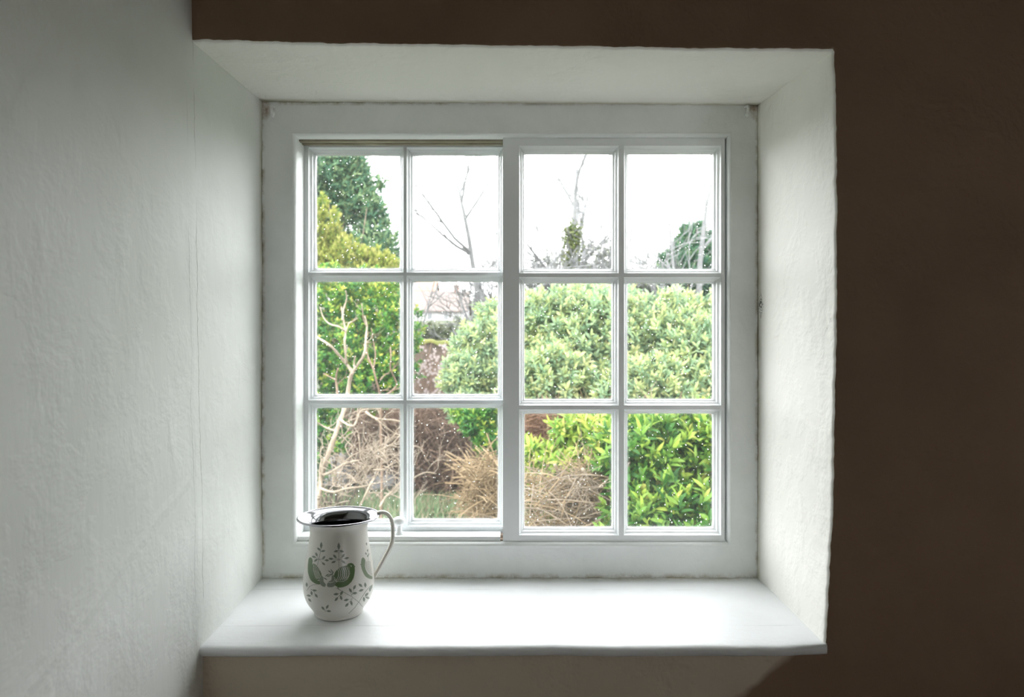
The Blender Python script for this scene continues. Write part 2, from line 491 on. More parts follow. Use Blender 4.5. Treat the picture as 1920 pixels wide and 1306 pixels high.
# below the sill
xs = np.linspace(-.53, ROOM_R, 60); zz = np.linspace(SILL_F - .001, 0, 30)
base = len(mb.v)
for z in zz:
    for x in xs:
        xx, z_ = float(x), float(z)
        mb.v.append((xx, DF + .003 * nz((xx, 0, z_), 3) * (1 if abs(z_ - float(zz[0])) > .01 else 0), z_))
for i in range(len(zz) - 1):
    for j in range(len(xs) - 1):
        a = base + i * len(xs) + j; mb.f.append((a, a + 1, a + len(xs) + 1, a + len(xs))); mb.m.append(0)
# left of the opening, buried in the side wall
mb.box((-.70, DF + .002, 0), (-.535, DF + .20, CEIL))
# thickness of the wall behind the face: around the opening
mb.box((-.53, DF + .03, 0), (ROOM_R, D + .11, SILL_F - .05))
mb.box((-.70, DF + .03, Z(60, DF)), (ROOM_R, D + .11, CEIL))
mb.box((X(1600, DF), DF + .03, SILL_F - .05), (ROOM_R, D + .11, Z(60, DF)))
mb.box((-.53, D + .01, SILL_F - .05), (X(1640, DF), D + .10, ZS_B - .006))
mb.box((-.56, D + .01, Z(190, D) + .001), (X(1640, DF), D + .10, Z(60, DF)))
mb.box((X(1424, D), D + .01, ZS_B - .006), (X(1640, DF), D + .10, Z(190, D)))
mb.box((-.62, D + .01, ZS_B - .006), (-.508, D + .10, Z(190, D)))
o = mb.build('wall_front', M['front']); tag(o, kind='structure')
for p in o.data.polygons: p.use_smooth = len(p.vertices) == 4 and p.area < .2

mb = MB(); mb.box((ROOM_R, ROOM_B, 0), (ROOM_R + .15, DF + .02, CEIL)); tag(mb.build('wall_right', M['room']), kind='structure')
# the back wall has a small window added behind the camera, for fill light
wx0, wx1, wz0, wz1 = 1.75, 2.50, 1.05, 1.90
mb = MB(); yb0, yb1 = ROOM_B - .15, ROOM_B
mb.box((-.8, yb0, 0), (wx0, yb1, CEIL)); mb.box((wx1, yb0, 0), (ROOM_R + .15, yb1, CEIL))
mb.box((wx0, yb0, 0), (wx1, yb1, wz0)); mb.box((wx0, yb0, wz1), (wx1, yb1, CEIL))
tag(mb.build('wall_back', M['room']), kind='structure')
mb = MB(); y_ = ROOM_B - .10
for a, b_ in (((wx0, wz0), (wx1, wz0 + .03)), ((wx0, wz1 - .03), (wx1, wz1)), ((wx0, wz0 + .03), (wx0 + .03, wz1 - .03)), ((wx1 - .03, wz0 + .03), (wx1, wz1 - .03)), ((2.11, wz0 + .03), (2.14, wz1 - .03))):
    mb.box((a[0], y_, a[1]), (b_[0], y_ + .04, b_[1]))
tag(mb.build('added_fill_window', M['sash']), kind='structure')
mb = MB(); mb.box((-.8, ROOM_B - .15, -.12), (ROOM_R + .15, DF + .02, 0)); tag(mb.build('floor', M['floor']), kind='structure')
mb = MB(); mb.box((-.8, ROOM_B - .15, CEIL), (ROOM_R + .15, D + .11, CEIL + .15)); tag(mb.build('ceiling', M['ceiling']), kind='structure')

# ================================================================== window
WIN = empty('window_1', (0, D, ZS_B)); tag(WIN, 'small paned white wooden sliding sash window set deep in the plaster wall', kind='structure')

def rect_ring(L, R, B, T, y, n=28, wob=0, seed=0, cr=0):
    pts = []
    cs = [(L, B), (R, B), (R, T), (L, T)]
    cx, cz = (L + R) / 2, (B + T) / 2
    for e in range(4):
        x0, z0 = cs[e]; x1, z1 = cs[(e + 1) % 4]; ln = math.hypot(x1 - x0, z1 - z0)
        nx, nzz = -(z1 - z0) / ln, (x1 - x0) / ln
        for i in range(n):
            u = i / n; x = x0 + (x1 - x0) * u; z = z0 + (z1 - z0) * u
            d = min(u, 1 - u) * ln
            ins = 0
            if cr: ins += cr * math.exp(-(d / (cr * 1.2)) ** 1.2) * .5
            if wob: ins += wob * (nz((x * 60 + seed, z * 60, seed), 1) + .6 * nz((x * 160, z * 160, seed + 5), 1))
            if i == 0 and (cr or wob):
                # corner pulled in along the diagonal
                x += math.copysign(cr * .35, cx - x); z += math.copysign(cr * .35, cz - z); pts.append((x, y, z)); continue
            pts.append((x + nx * ins, y, z + nzz * ins))
    return pts
def loft(mb, rings, mi=0, closed=False):
    n = len(rings[0]); base = len(mb.v)
    for r in rings: mb.v.extend(r)
    m_ = len(rings)
    for i in range(m_ if closed else m_ - 1):
        i2 = (i + 1) % m_
        for j in range(n):
            j2 = (j + 1) % n
            mb.f.append((base + i*n + j, base + i*n + j2, base + i2*n + j2, base + i2*n + j)); mb.m.append(mi)

# fixed outer frame
OL, OR, OT, OB = X(490, D), X(1421.5, D), Z(190, D), Z(1084, D)
IL, IR, IT, IB = X(548, D), X(1370, D), Z(249.5, D), Z(1023, D)
CL, CR_, CT, CB = X(556.5, D + .006), X(1363, D + .006), Z(257.5, D + .006), Z(1015, D + .006)
def Rg(L, R, B, T, y, **k): return rect_ring(L, R, B, T, y, n=40, **k)
mb = MB()
def lerp(a, b, t): return a + (b - a) * t
def between(t, y): return Rg(lerp(OL, IL, t), lerp(OR, IR, t), lerp(OB, IB, t), lerp(OT, IT, t), y, wob=.0004, seed=3)
def bead(t, y): return Rg(lerp(IL, CL, t), lerp(IR, CR_, t), lerp(IB, CB, t), lerp(IT, CT, t), y)
rings = [Rg(OL, OR, OB, OT, D + .10), Rg(OL, OR, OB, OT, D + .001, wob=.0006, seed=9), between(.04, D - .0008), between(.12, D + .0006),
         between(.5, D + .0012), between(.93, D), between(.99, D - .0012), bead(.12, D - .002), bead(.45, D - .001), bead(.8, D + .002), bead(1, D + .006),
         Rg(CL, CR_, CB, CT, D + .10)]
loft(mb, rings, closed=True)
fr_o = mb.build('window_frame', M['frame'], WIN); autosmooth(fr_o, 50)

# grimy runners in the head and sill tracks
mb = MB()
mb.box((CL, D + .020, CT - .0035), (CR_, D + .033, CT + .0005))
mb.box((CL, D + .040, CT - .0035), (CR_, D + .0505, CT + .0005))
mb.box((X(930, 1.40), D + .030, CB - .0005), (X(975, 1.40), D + .050, CB + .006), 1)
mb.box((X(930, 1.40), D + .012, CB - .0005), (X(975, 1.40), D + .022, CB + .003), 1)
mb.build('sliding_track', [M['grimy'], M['bare_wood']], WIN)['label'] = 'grimy bare wooden track of the sliding sash'

def sash(name, yf, x0, x1, z0, z1, cols, rows_, paint, label, wob, thick=.038, seed=0, cr=.003):
    mb = MB()
    xs = [x0] + [c for ab in cols for c in ab] + [x1]
    zz = [z0] + [c for ab in rows_ for c in ab] + [z1]
    # front and back faces with holes
    for (y, flip) in ((yf, 0), (yf + thick, 1)):
        e = .0 if not flip else .004
        for i in range(len(xs) - 1):
            for j in range(len(zz) - 1):
                if i % 2 == 1 and j % 2 == 1: continue
                q = [(xs[i], y, zz[j]), (xs[i+1], y, zz[j]), (xs[i+1], y, zz[j+1]), (xs[i], y, zz[j+1])]
                mb.add(q if not flip else q[::-1], [(0, 1, 2, 3)])
    e = .0015
    for a, b in (((x0, z0), (x1, z0)), ((x1, z0), (x1, z1)), ((x1, z1), (x0, z1)), ((x0, z1), (x0, z0))):
        mb.add([(a[0], yf, a[1]), (a[0], yf + thick, a[1]), (b[0], yf + thick, b[1]), (b[0], yf, b[1])], [(0, 1, 2, 3)])
    panes = []
    for ci, (xa, xb) in enumerate(cols):
        for ri, (za, zb) in enumerate(rows_):
            sd = seed + ci * 3.3 + ri * 7.7
            def rg(i, d, **k): return rect_ring(xa + i, xb - i, za + i, zb - i, yf + d, n=28, **k)
            w_ = wob
            loft(mb, [rg(0, 0), rg(.0007, .0030, wob=w_*.3, seed=sd), rg(.0022, .0062, wob=w_*.4, seed=sd), rg(.0042, .0088, wob=w_*.5, seed=sd+1), rg(.0052, .0094, wob=w_*.5, seed=sd+1),
                      rg(.0056, .0128, wob=w_*.5, seed=sd+2), rg(.0072, .0152, wob=w_*.6, seed=sd+2), rg(.0086, .0170, wob=w_, seed=sd+3, cr=cr*.5), rg(.0094, .0176, wob=w_, seed=sd+3, cr=cr*.6),
                      rg(.0100, .0205, wob=w_*1.3, seed=sd+3, cr=cr), rg(.0107, .0228, wob=w_*1.6, seed=sd+4, cr=cr),
                      rg(.0107, .0256, wob=w_*1.6, seed=sd+4, cr=cr), rg(.0085, .0262, wob=w_, seed=sd), rg(.003, thick - .001), rg(0, thick)])
            panes.append((xa + .0085, xb - .0085, za + .0085, zb - .0085))
    o = mb.build(name, paint, WIN); autosmooth(o, 32); o['label'] = label
    for (a, b_, c, d) in panes:
        p = MB(); p.box((a, yf + .0230, c), (b_, yf + .0252, d)); g = p.build('pane', M['glass'], None)
        g.parent = o; g.location = (0, 0, 0)
    return o, panes

yR = D + .008; yL = D + .054
colsR = [(X(973.5, yR), X(1160, yR)), (X(1170, yR), X(1352, yR))]
rowsR = [(Z(1003, yR), Z(767, yR)), (Z(759.5, yR), Z(519, yR)), (Z(512, yR), Z(273, yR))]
sR, pR = sash('sash', yR, X(943, yR), X(1359, yR), Z(1017, yR) + .0012, CT - .0005, colsR, rowsR, M['sash'],
              'front sliding sash, smooth white paint, on the right', .00025, seed=1)
colsL = [(X(578, yL), X(756.5, yL)), (X(762.5, yL), X(943, yL))]
rowsL = [(Z(987, yL), Z(756.5, yL)), (Z(750, yL), Z(516.5, yL)), (Z(510.5, yL), Z(276, yL))]
sL, pL = sash('sash', yL, X(566, yL), X(982, yL), CB + .001, CT - .0008, colsL, rowsL, M['old_sash'],
              'rear sliding sash under thick old white paint, on the left', .0007, seed=20, cr=.004)

# batten lying in the front track, left half
mb = MB()
x0, x1, y0, y1, z0, z1 = CL + .0005, X(938, 1.39), D + .0095, D + .0515, CB + .0006, CB + .0092
pr = [(y0, z0), (y0, z1 - .002), (y0 + .0006, z1 - .0006), (y0 + .002, z1), (y1, z1), (y1, z0)]
nx_ = 40; vs = []
for i in range(nx_ + 1):
    x = lerp(x0, x1, i / nx_)
    for (y, z) in pr: vs.append((x, y + .0003 * nz((x * 30, y * 50, 1), 1), z + (.0004 * nz((x * 25, 3, 1), 1) if z > z0 + .001 else 0)))
fs = []
for i in range(nx_):
    for j in range(6): fs.append((i*6+j, i*6+(j+1) % 6, (i+1)*6+(j+1) % 6, (i+1)*6+j))
fs.append((5, 4, 3, 2, 1, 0)); fs.append(tuple(nx_*6 + j for j in range(6)))
mb.add(vs, fs)
bo = mb.build('sash_stop_batten', M['sash'], WIN); autosmooth(bo, 50)
# mushroom knob on the batten
kc = Vector((X(748.5, D + .03), D + .030, z1 - .0004))
mb = MB()
kr = [(0, 0), (.0092, 0), (.0095, .0012), (.0088, .003), (.0062, .006), (.0052, .0105), (.0050, .0150), (.0060, .0188),
      (.0095, .0212), (.0128, .0238), (.0137, .0268), (.0134, .0296), (.0112, .0330), (.0065, .0355), (.0, .0362)]
mb.lathe(kr, kc, 40); ko = mb.build('knob', M['sash'], WIN, smooth=True); ko['label'] = 'white mushroom shaped knob'

# painted-over curtain hooks in the head corners
for px, sd in ((511, 1), (1401, -1)):
    mb = MB(); c = P(px, 200, D - .002)
    pts = [c + Vector((0, .004, .003)), c + Vector((0, -.004, .001)), c + Vector((.0, -.006, -.006)), c + Vector((.0012*sd, -.006, -.013)),
           c + Vector((.002*sd, -.007, -.018)), c + Vector((.0035*sd, -.010, -.021)), c + Vector((.0055*sd, -.012, -.019)), c + Vector((.006*sd, -.012, -.015))]
    mb.tube(pts, [.003, .003, .0028, .0028, .0032, .0036, .0032, .002], 10)
    mb.lathe([(0, -.003), (.006, -.002), (.0065, .0), (.004, .002), (0, .003)], c + Vector((0, -.001, 0)), 14)
    h = mb.build('hook', M['frame'], WIN, smooth=True); h['label'] = 'painted over curtain hook in the top corner'

# raindrops on the outside of the panes
def drops(panes, y, parent, n, seed):
    rr = random.Random(seed); mb = MB()
    for k in range(n):
        a, b_, c, d = rr.choice(panes)
        x = rr.uniform(a + .004, b_ - .004); z = lerp(c + .004, d - .004, rr.random() ** 1.0)
        r = min(.0019, .00055 + abs(rr.gauss(0, .00045)))
        vs = [(x, y + r * .55, z - r * .1)]; m_ = 8
        for lat, s in ((.55, .42), (1.05, .2), (1.0, 0.0)):
            pass
        rings = [(.55, .46), (.88, .26), (1.0, 0)]
        for (q, hgt) in rings:
            for j in range(m_):
                t = 2 * math.pi * j / m_
                sz = 1.25 if math.sin(t) < 0 else 1.0
                vs.append((x + r*q*math.cos(t), y + r * hgt, z + r*q*math.sin(t)*sz))
        fs = [(0, 1 + (j+1) % m_, 1 + j) for j in range(m_)]
        for i in range(2):
            for j in range(m_): fs.append((1+i*m_+j, 1+i*m_+(j+1) % m_, 1+(i+1)*m_+(j+1) % m_, 1+(i+1)*m_+j))
        fs.append(tuple(1 + 2*m_ + j for j in range(m_)))
        mb.add(vs, fs)
    o = mb.build('raindrops', M['water'], None, smooth=True); o.parent = parent; o.location = (0, 0, 0)
    o['kind'] = 'stuff'; return o
drops(pR, yR + .0253, sR, 900, 5)
drops(pL, yL + .0253, sL, 700, 6)

# sill board
mb = MB()
nxs = 140; XS0, XS1 = -.512, X(1545, DF)
prof_y = [(D + .012, 0), (D - .02, 0), (1.33, 0), (1.28, 0), (1.23, 0), (1.18, 0), (1.13, 0), (DF + .01, 0), (DF - .004, -.0002), (DF - .009, -.0012),
          (DF - .0125, -.0042), (DF - .0135, -.008), (DF - .0130, -.0125), (DF - .010, -.0155), (DF + .004, -.0165)]
vs = []
for i in range(nxs + 1):
    u = i / nxs
    for (y, dz) in prof_y:
        # right edge follows the reveal, left edge follows the side wall
        t = max(0, min(1, (D - y) / (D - DF)))
        xr = lerp(X(1421, D), X(1545, DF), t) + .004; xl = lerp(-.5056, -.4943, t) - .006
        x = lerp(xl, xr, u)
        z = lerp(ZS_B, SILL_F, t) + dz + .0012 * nz((x, y, 0), 5) + .0004 * nz((x * 3, y * 12, 0), 5)
        wv = (.0025 * nz((x, 2, 0), 9) + .0012 * nz((x, 2, 7), 40)) if y < DF + .005 else 0
        fade = 1 if u < .93 else (1 - (u - .93) / .07 * .8)
        yy = y + wv if y > DF - .003 else DF + (y - DF) * fade + wv
        vs.append((x, yy, z))
k = len(prof_y); fs = []
for i in range(nxs):
    for j in range(k - 1): fs.append((i*k+j, (i+1)*k+j, (i+1)*k+j+1, i*k+j+1))
mb.add(vs, fs)
so = mb.build('window_sill', M['sill'], WIN, smooth=True); so['label'] = 'wide white painted sill board'

# ================================================================== mug
md = 1.210
MC = Vector((X(635.6, md), md, 0)); t_ = (D - md) / (D - DF)
MC.z = lerp(ZS_B, SILL_F, t_) + .0006
m, n, b, _ = mat('cream_enamel_printed')
a1 = n.nodes.new('ShaderNodeAttribute'); a1.attribute_name = 'ink'
a2 = n.nodes.new('ShaderNodeAttribute'); a2.attribute_name = 'tone'
ink = mixc(n, a2.outputs['Fac'], (.17, .20, .155, 1), (.095, .155, .06, 1))
base = mixc(n, noise_(n, obj_coords(n), 14, 3), (.62, .60, .55, 1), (.68, .66, .61, 1))
n.links.new(mixc(n, a1.outputs['Fac'], base, ink), b.inputs['Base Color'])
b.inputs['Roughness'].default_value = .30; b.inputs['Coat Weight'].default_value = .1; b.inputs['Coat Roughness'].default_value = .15
M['enamel'] = m
M['cream'] = simple('cream_enamel', (.68, .66, .60), .2)
M['steel'] = simple('polished_steel', (.40, .395, .42), .13, metal=1.0)
M['coffee'] = simple('black_coffee', (.012, .006, .004), .02, spec=.25)
M['coffee'].node_tree.nodes['Principled BSDF'].inputs['IOR'].default_value = 1.09

# outer profile (radius, height) in metres, smoothed
HP = [(0.0, .0400), (.0022, .0418), (.006, .0420), (.012, .0462), (.020, .0520), (.0274, .0560), (.036, .0590), (.046, .0607), (.056, .0612), (.065, .0608),
      (.079, .0593), (.093, .0572), (.107, .0548), (.121, .0522), (.135, .0504), (.145, .0496), (.152, .0497), (.1575, .0512), (.162, .0545), (.1655, .0590), (.168, .0640), (.1692, .0680), (.1700, .0700)]
hh = np.array([a for a, _ in HP]); rr_ = np.array([b_ for _, b_ in HP])
def rad(h):
    # Catmull-Rom style smooth interpolation
    i = int(np.clip(np.searchsorted(hh, h) - 1, 0, len(hh) - 2))
    t = (h - hh[i]) / (hh[i+1] - hh[i])
    def slope(k):
        k0, k1 = max(k-1, 0), min(k+1, len(hh)-1); return (rr_[k1] - rr_[k0]) / (hh[k1] - hh[k0])
    m0, m1 = slope(i), slope(i+1); d = hh[i+1] - hh[i]
    return (2*t**3 - 3*t*t + 1)*rr_[i] + (t**3 - 2*t*t + t)*d*m0 + (-2*t**3 + 3*t*t)*rr_[i+1] + (t**3 - t*t)*d*m1

MUG = empty('enamel_mug', MC)
tag(MUG, 'cream enamel jug mug printed with green birds and leaves, on the white window sill', 'mug')
# printed body on a dense lathe
NT, NH = 840, 330
hs = np.concatenate([np.linspace(0, .135, 300), np.linspace(.1365, .1697, 30)])
rs = np.array([rad(h) for h in hs])
th = np.arange(NT) / NT * 2 * math.pi
Xb = (MC.x + rs[:, None] * np.sin(th)[None, :]); Yb = (MC.y - rs[:, None] * np.cos(th)[None, :]); Zb = (MC.z + hs[:, None]) + 0 * Xb
U = (960 + F * Xb / Yb - 540) * 5.025; V = (653 - F * (Zb - ZC) / Yb - 920) * 5.025
front = (np.cos(th) > .10)[None, :] & np.ones_like(Xb, bool)
ink = np.zeros_like(Xb); tone = np.zeros_like(Xb)
def pip(poly, U, V):
    inside = np.zeros(U.shape, bool); n_ = len(poly)
    for i in range(n_):
        x0, y0 = poly[i]; x1, y1 = poly[(i + 1) % n_]
        if y0 == y1: continue
        c = ((y0 > V) != (y1 > V)) & (U < (x1 - x0) * (V - y0) / (y1 - y0) + x0)
        inside ^= c
    return inside
def smooth_poly(pts, n_=6):
    out = []; k = len(pts)
    for i in range(k):
        p0, p1, p2, p3 = [np.array(pts[(i + j) % k], float) for j in (-1, 0, 1, 2)]
        for s in range(n_):
            t = s / n_
            out.append(tuple(.5*((2*p1) + (-p0+p2)*t + (2*p0-5*p1+4*p2-p3)*t*t + (-p0+3*p1-3*p2+p3)*t**3)))
    return out
def paint(poly, tn=0.0, val=1.0, smooth=True):
    if smooth: poly = smooth_poly(poly)
    msk = pip(poly, U, V) & front
    ink[msk] = val; tone[msk] = tn
def leaf(x, y, ang, ln=42, wd=None):
    ln *= 1.15; wd = (wd * 1.35 if wd else ln * .46); a = math.radians(ang); c, s = math.cos(a), -math.sin(a)
    pts = []
    for t in np.linspace(-.5, .5, 9): pts.append((t * ln, wd * .5 * (1 - abs(2*t) ** 1.6)))
    for t in np.linspace(.5, -.5, 9)[1:-1]: pts.append((t * ln, -wd * .5 * (1 - abs(2*t) ** 1.6)))
    paint([(x + c*p - s*q, y + s*p + c*q) for p, q in pts], 0, 1, False)
def line(pts, wd=4.5, tn=0, val=.85):
    for (x0, y0), (x1, y1) in zip(pts[:-1], pts[1:]):
        dx, dy = x1 - x0, y1 - y0; l = math.hypot(dx, dy) + 1e-6
        t = np.clip(((U - x0)*dx + (V - y0)*dy) / (l*l), 0, 1)
        d = np.hypot(U - x0 - t*dx, V - y0 - t*dy); m_ = (d < wd / 2) & front
        if val == 0: ink[m_] = 0
        else: ink[m_] = np.maximum(ink[m_], val); tone[m_] = tn
# sprigs above the birds
line([(478, 722), (478, 640), (478, 500)]); leaf(478, 522, 90, 62, 20)
for a in ((453, 567, 15), (506, 567, -15 + 180), (520, 610, 55), (554, 632, 12), (405, 638, 175), (441, 616, 130), (430, 668, 25), (523, 668, -45)): leaf(a[0], a[1], a[2], 42)
for q in ((450, 570), (508, 567)): line([(478, 585), q], 3)
for q in ((520, 612), (552, 632), (405, 636), (441, 616), (432, 665), (523, 666)): line([(478, 648), q], 3)
line([(276, 700), (295, 625), (308, 560), (314, 490)]); leaf(313, 512, 88, 58, 18)
for a in ((290, 547, 140), (331, 565, 10), (268, 597, 115), (244, 620, 165), (262, 652, 40), (337, 628, 50), (366, 652, 0), (335, 685, -40)): leaf(a[0], a[1], a[2], 38)
for q in ((290, 549), (331, 565)): line([(308, 575), q], 3)
for q in ((268, 600), (244, 620), (262, 652), (337, 630), (364, 652), (335, 683)): line([(292, 645), q], 3)
# centre bird, looking right
paint([(556, 700), (572, 682), (598, 678), (618, 690), (629, 715), (628, 770), (612, 830), (570, 882), (520, 905), (478, 908), (445, 892), (420, 890), (405, 868), (440, 862),
       (500, 848), (548, 820), (572, 780), (574, 740)], 1.0)
paint([(622, 704), (637, 712), (622, 720)], 1, 1, False)
wing = [(434, 805), (444, 765), (480, 726), (530, 706), (566, 708), (584, 750), (580, 798), (550, 838), (507, 858), (458, 850)]
paint(wing, 0.7, 1)
for k in range(6):
    x = 470 + k * 19
    line([(x - 10, 726 - k*2), (x + 8, 762), (x + 6, 800), (x - 14, 846 - k * 4)], 4.6, val=0)
line([(436, 812), (470, 852), (520, 852), (564, 826), (582, 775), (572, 715)], 2.6, val=0)
paint([(412, 800), (432, 795), (440, 840), (455, 860), (430, 900), (385, 906), (367, 888), (380, 855), (408, 838)], 0.1, .9)
line([(378, 862), (415, 862), (436, 848)], 4, val=0)
line([(594, 704), (597, 708)], 8, val=0)
line([(468, 905), (478, 922)], 8, 1)
# left bird
paint([(190, 665), (194, 640), (208, 624), (226, 636), (232, 662), (226, 700), (224, 750), (240, 800), (275, 840), (320, 852), (322, 872), (290, 880), (250, 868), (212, 835), (190, 775), (186, 715)], 1.0)
paint([(234, 686), (270, 702), (300, 745), (316, 790), (306, 830), (268, 838), (232, 805), (218, 745)], 0.7, 1)
for k in range(5):
    line([(243 + k*13, 690 + k*11), (240 + k*12, 740 + k*6), (252 + k*13, 790 + k*2), (268 + k*10, 826)], 4, val=0)
paint([(296, 846), (318, 800), (334, 820), (336, 850), (356, 880), (344, 903), (312, 888)], 0.1, .9)
# leaves between the tails
for a in ((395, 760, -35), (412, 752, -60), (405, 786, 0), (368, 792, 35), (352, 826, -30), (385, 800, 20), (420, 775, 60)): leaf(a[0], a[1], a[2], 40, 9)
# right bird, looking left; paler ink imitates the light on that side
paint([(690, 660), (694, 638), (708, 626), (724, 640), (730, 665), (726, 700), (735, 745), (762, 785), (806, 812), (800, 828), (765, 826), (725, 798), (698, 745), (688, 700)], 1.0, .82)
paint([(690, 684), (677, 692), (690, 698)], 1, .8, False)
paint([(738, 662), (772, 662), (800, 712), (812, 770), (800, 795), (764, 778), (738, 735), (730, 695)], 0.0, .42)
for k in range(4): line([(748 + k*16, 660 + k*8), (748 + k*16, 720), (768 + k*13, 785)], 4, val=0)
for a in ((735, 590, 110), (750, 560, 90), (768, 590, 45), (752, 610, 60), (740, 498, 95)): leaf(a[0], a[1], a[2], 26)
line([(757, 650), (752, 560)], 3)
# sprays below
line([(455, 912), (520, 950), (600, 995), (665, 1045), (705, 1092)], 5)
line([(573, 1152), (628, 1100), (680, 1025), (732, 945), (770, 900), (800, 880)], 5)
for a in ((453, 971, 5), (456, 1018, 50), (500, 1006, 110), (505, 960, 60), (549, 1026, 15), (555, 1073, 48), (597, 1055, 108), (588, 935, 120), (627, 906, 62),
          (629, 962, 5), (683, 888, 140), (728, 885, 95), (690, 935, 20), (774, 925, 80), (741, 975, 45), (716, 1020, 95), (750, 1005, 160), (790, 900, 70)): leaf(*a, 44)
line([(455, 970), (505, 958)], 3); line([(456, 1016), (505, 960)], 3); line([(500, 1006), (512, 950)], 3)
line([(588, 935), (598, 985)], 3); line([(627, 906), (598, 985)], 3); line([(629, 962), (598, 985)], 3)
line([(549, 1026), (605, 1015)], 3); line([(555, 1073), (605, 1010)], 3); line([(597, 1055), (605, 1010)], 3)
line([(178, 935), (205, 898), (240, 882), (272, 880)], 5)
for a in ((250, 936, -5), (222, 962, 100), (266, 986, 125), (205, 1027, 130), (196, 985, 170), (176, 882, 95)): leaf(*a, 40)
line([(250, 936), (215, 925)], 3); line([(222, 962), (215, 925)], 3); line([(266, 986), (235, 935)], 3)
for a in ((370, 1091, 60), (330, 1104, 130), (384, 1131, -5)): leaf(*a, 40)
for q in ((370, 1092), (330, 1105), (384, 1131)): line([(348, 1131), q], 3)
# the same print runs round the back
back = ~front
half = NT // 2
ink_b = np.roll(ink, half, axis=1); tone_b = np.roll(tone, half, axis=1)
ink = np.where(front, ink, ink_b); tone = np.where(front, tone, tone_b)

vs = np.stack([Xb - MC.x, Yb - MC.y, Zb - MC.z], -1).reshape(-1, 3)
nh = len(hs)
I = np.arange(nh - 1)[:, None] * NT + np.arange(NT)[None, :]
J = np.arange(nh - 1)[:, None] * NT + (np.arange(NT)[None, :] + 1) % NT
quads = np.stack([I, J, J + NT, I + NT], -1).reshape(-1, 4)
def np_mesh(name, verts, faces, mats, smooth=True, attrs=None, parent=None, origin=None):
    """faces: (n,k) array"""
    me = bpy.data.meshes.new(name)
    nf, kf = faces.shape
    me.vertices.add(len(verts)); me.vertices.foreach_set('co', verts.astype(np.float32).ravel())
    me.loops.add(nf * kf); me.loops.foreach_set('vertex_index', faces.astype(np.int32).ravel())
    me.polygons.add(nf); me.polygons.foreach_set('loop_start', (np.arange(nf) * kf).astype(np.int32))
    me.polygons.foreach_set('loop_total', np.full(nf, kf, np.int32))
    for m_ in (mats if isinstance(mats, (list, tuple)) else [mats]): me.materials.append(m_)
    me.update(calc_edges=True)
    if smooth: me.polygons.foreach_set('use_smooth', np.ones(nf, bool))
    for k_, v_ in (attrs or {}).items():
        a = me.attributes.new(k_, 'FLOAT', 'POINT'); a.data.foreach_set('value', v_.astype(np.float32).ravel())
    me.validate()
    return link(name, me, parent, origin)
bo = np_mesh('mug_body', vs, quads, M['enamel'], True, {'ink': ink, 'tone': tone})
bo.parent = MUG
# base disc, rolled lip and steel lining
mb = MB(); mb.lathe([(.0, .0015), (.037, .0015), (.0385, .0), (.0400, .0)], (0, 0, 0), 96)
o = mb.build('base', M['cream'], None, smooth=True); o.parent = MUG
mb = MB(); tor = []
for i in range(13):
    q = 2 * math.pi * i / 12; tor.append((.0700 + .0019 * math.cos(q), .1703 + .0019 * math.sin(q)))
mb.lathe(tor, (0, 0, 0), 128); o = mb.build('rim', M['steel'], None, smooth=True); o.parent = MUG; o['label'] = 'rolled steel rim'
mb = MB(); lin = [(.0695, .1712)]
for h in [.1688, .1672, .1650, .1620, .1580, .153, .148, .138, .12, .10, .08, .056, .036, .02, .01]: lin.append((rad(h) - .0016, h))
lin += [(.03, .005), (0, .005)]
M['dark_steel'] = simple('dark_polished_steel', (.17, .17, .175), .12, metal=1.0)
mb.lathe(lin, (0, 0, 0), 128); o = mb.build('lining', M['dark_steel'], None, smooth=True); o.parent = MUG; o['label'] = 'shiny dark steel lining'
# handle: rounded strap
HPt = [(66, 171.5), (74, 173.0), (81, 171.5), (86.5, 167.5), (90.5, 161.5), (93, 154), (94, 146), (94.2, 138), (94.2, 129), (93.2, 121), (91, 113.5), (87, 104.5), (81.5, 94.5), (76.5, 85.7), (71.5, 76.5), (66.5, 67), (61.5, 58)]
ca, sa = math.cos(math.radians(14)), math.sin(math.radians(14))
pts = [Vector((x * .001 * ca, x * .001 * sa, h * .001)) for x, h in HPt]
def catmull(pts, k=4):
    out = []
    for i in range(len(pts) - 1):
        p0, p1, p2, p3 = pts[max(i-1, 0)], pts[i], pts[i+1], pts[min(i+2, len(pts)-1)]
        for s in range(k):
            t = s / k; out.append(.5*((2*p1) + (p2-p0)*t + (2*p0-5*p1+4*p2-p3)*t*t + (3*p1-p0-3*p2+p3)*t**3))
    out.append(pts[-1]); return out
pts = catmull(pts, 3)
mb = MB(); vs_ = []; nn = 14; perp = Vector((-sa, ca, 0))
for i, p in enumerate(pts):
    t = (pts[min(i+1, len(pts)-1)] - pts[max(i-1, 0)]).normalized(); nrm = t.cross(perp).normalized()
    u = i / (len(pts) - 1); wk = .0066 - .0012 * u; hk = .0036
    for j in range(nn):
        q = 2*math.pi*j/nn; c_, s_ = math.cos(q), math.sin(q)
        c_ = math.copysign(abs(c_) ** .8, c_); s_ = math.copysign(abs(s_) ** .8, s_)
        vs_.append(p + perp * (wk * c_) + nrm * (hk * s_))
fs = []
for i in range(len(pts) - 1):
    for j in range(nn): fs.append((i*nn+j, i*nn+(j+1) % nn, (i+1)*nn+(j+1) % nn, (i+1)*nn+j))
fs.append(tuple(range(nn-1, -1, -1))); fs.append(tuple((len(pts)-1)*nn + j for j in range(nn)))
mb.add(vs_, fs); o = mb.build('handle', M['cream'], None, smooth=True); o.parent = MUG
mb = MB(); mb.lathe([(0, .0), (.030, .0), (.0474, .0002), (.0491, .0009)], (0, 0, 0), 96)
o = mb.build('coffee', M['coffee'], None, smooth=True, origin=MC + Vector((0, 0, .1568))); 
tag(o, 'black coffee filling the green bird mug on the sill', 'drink')

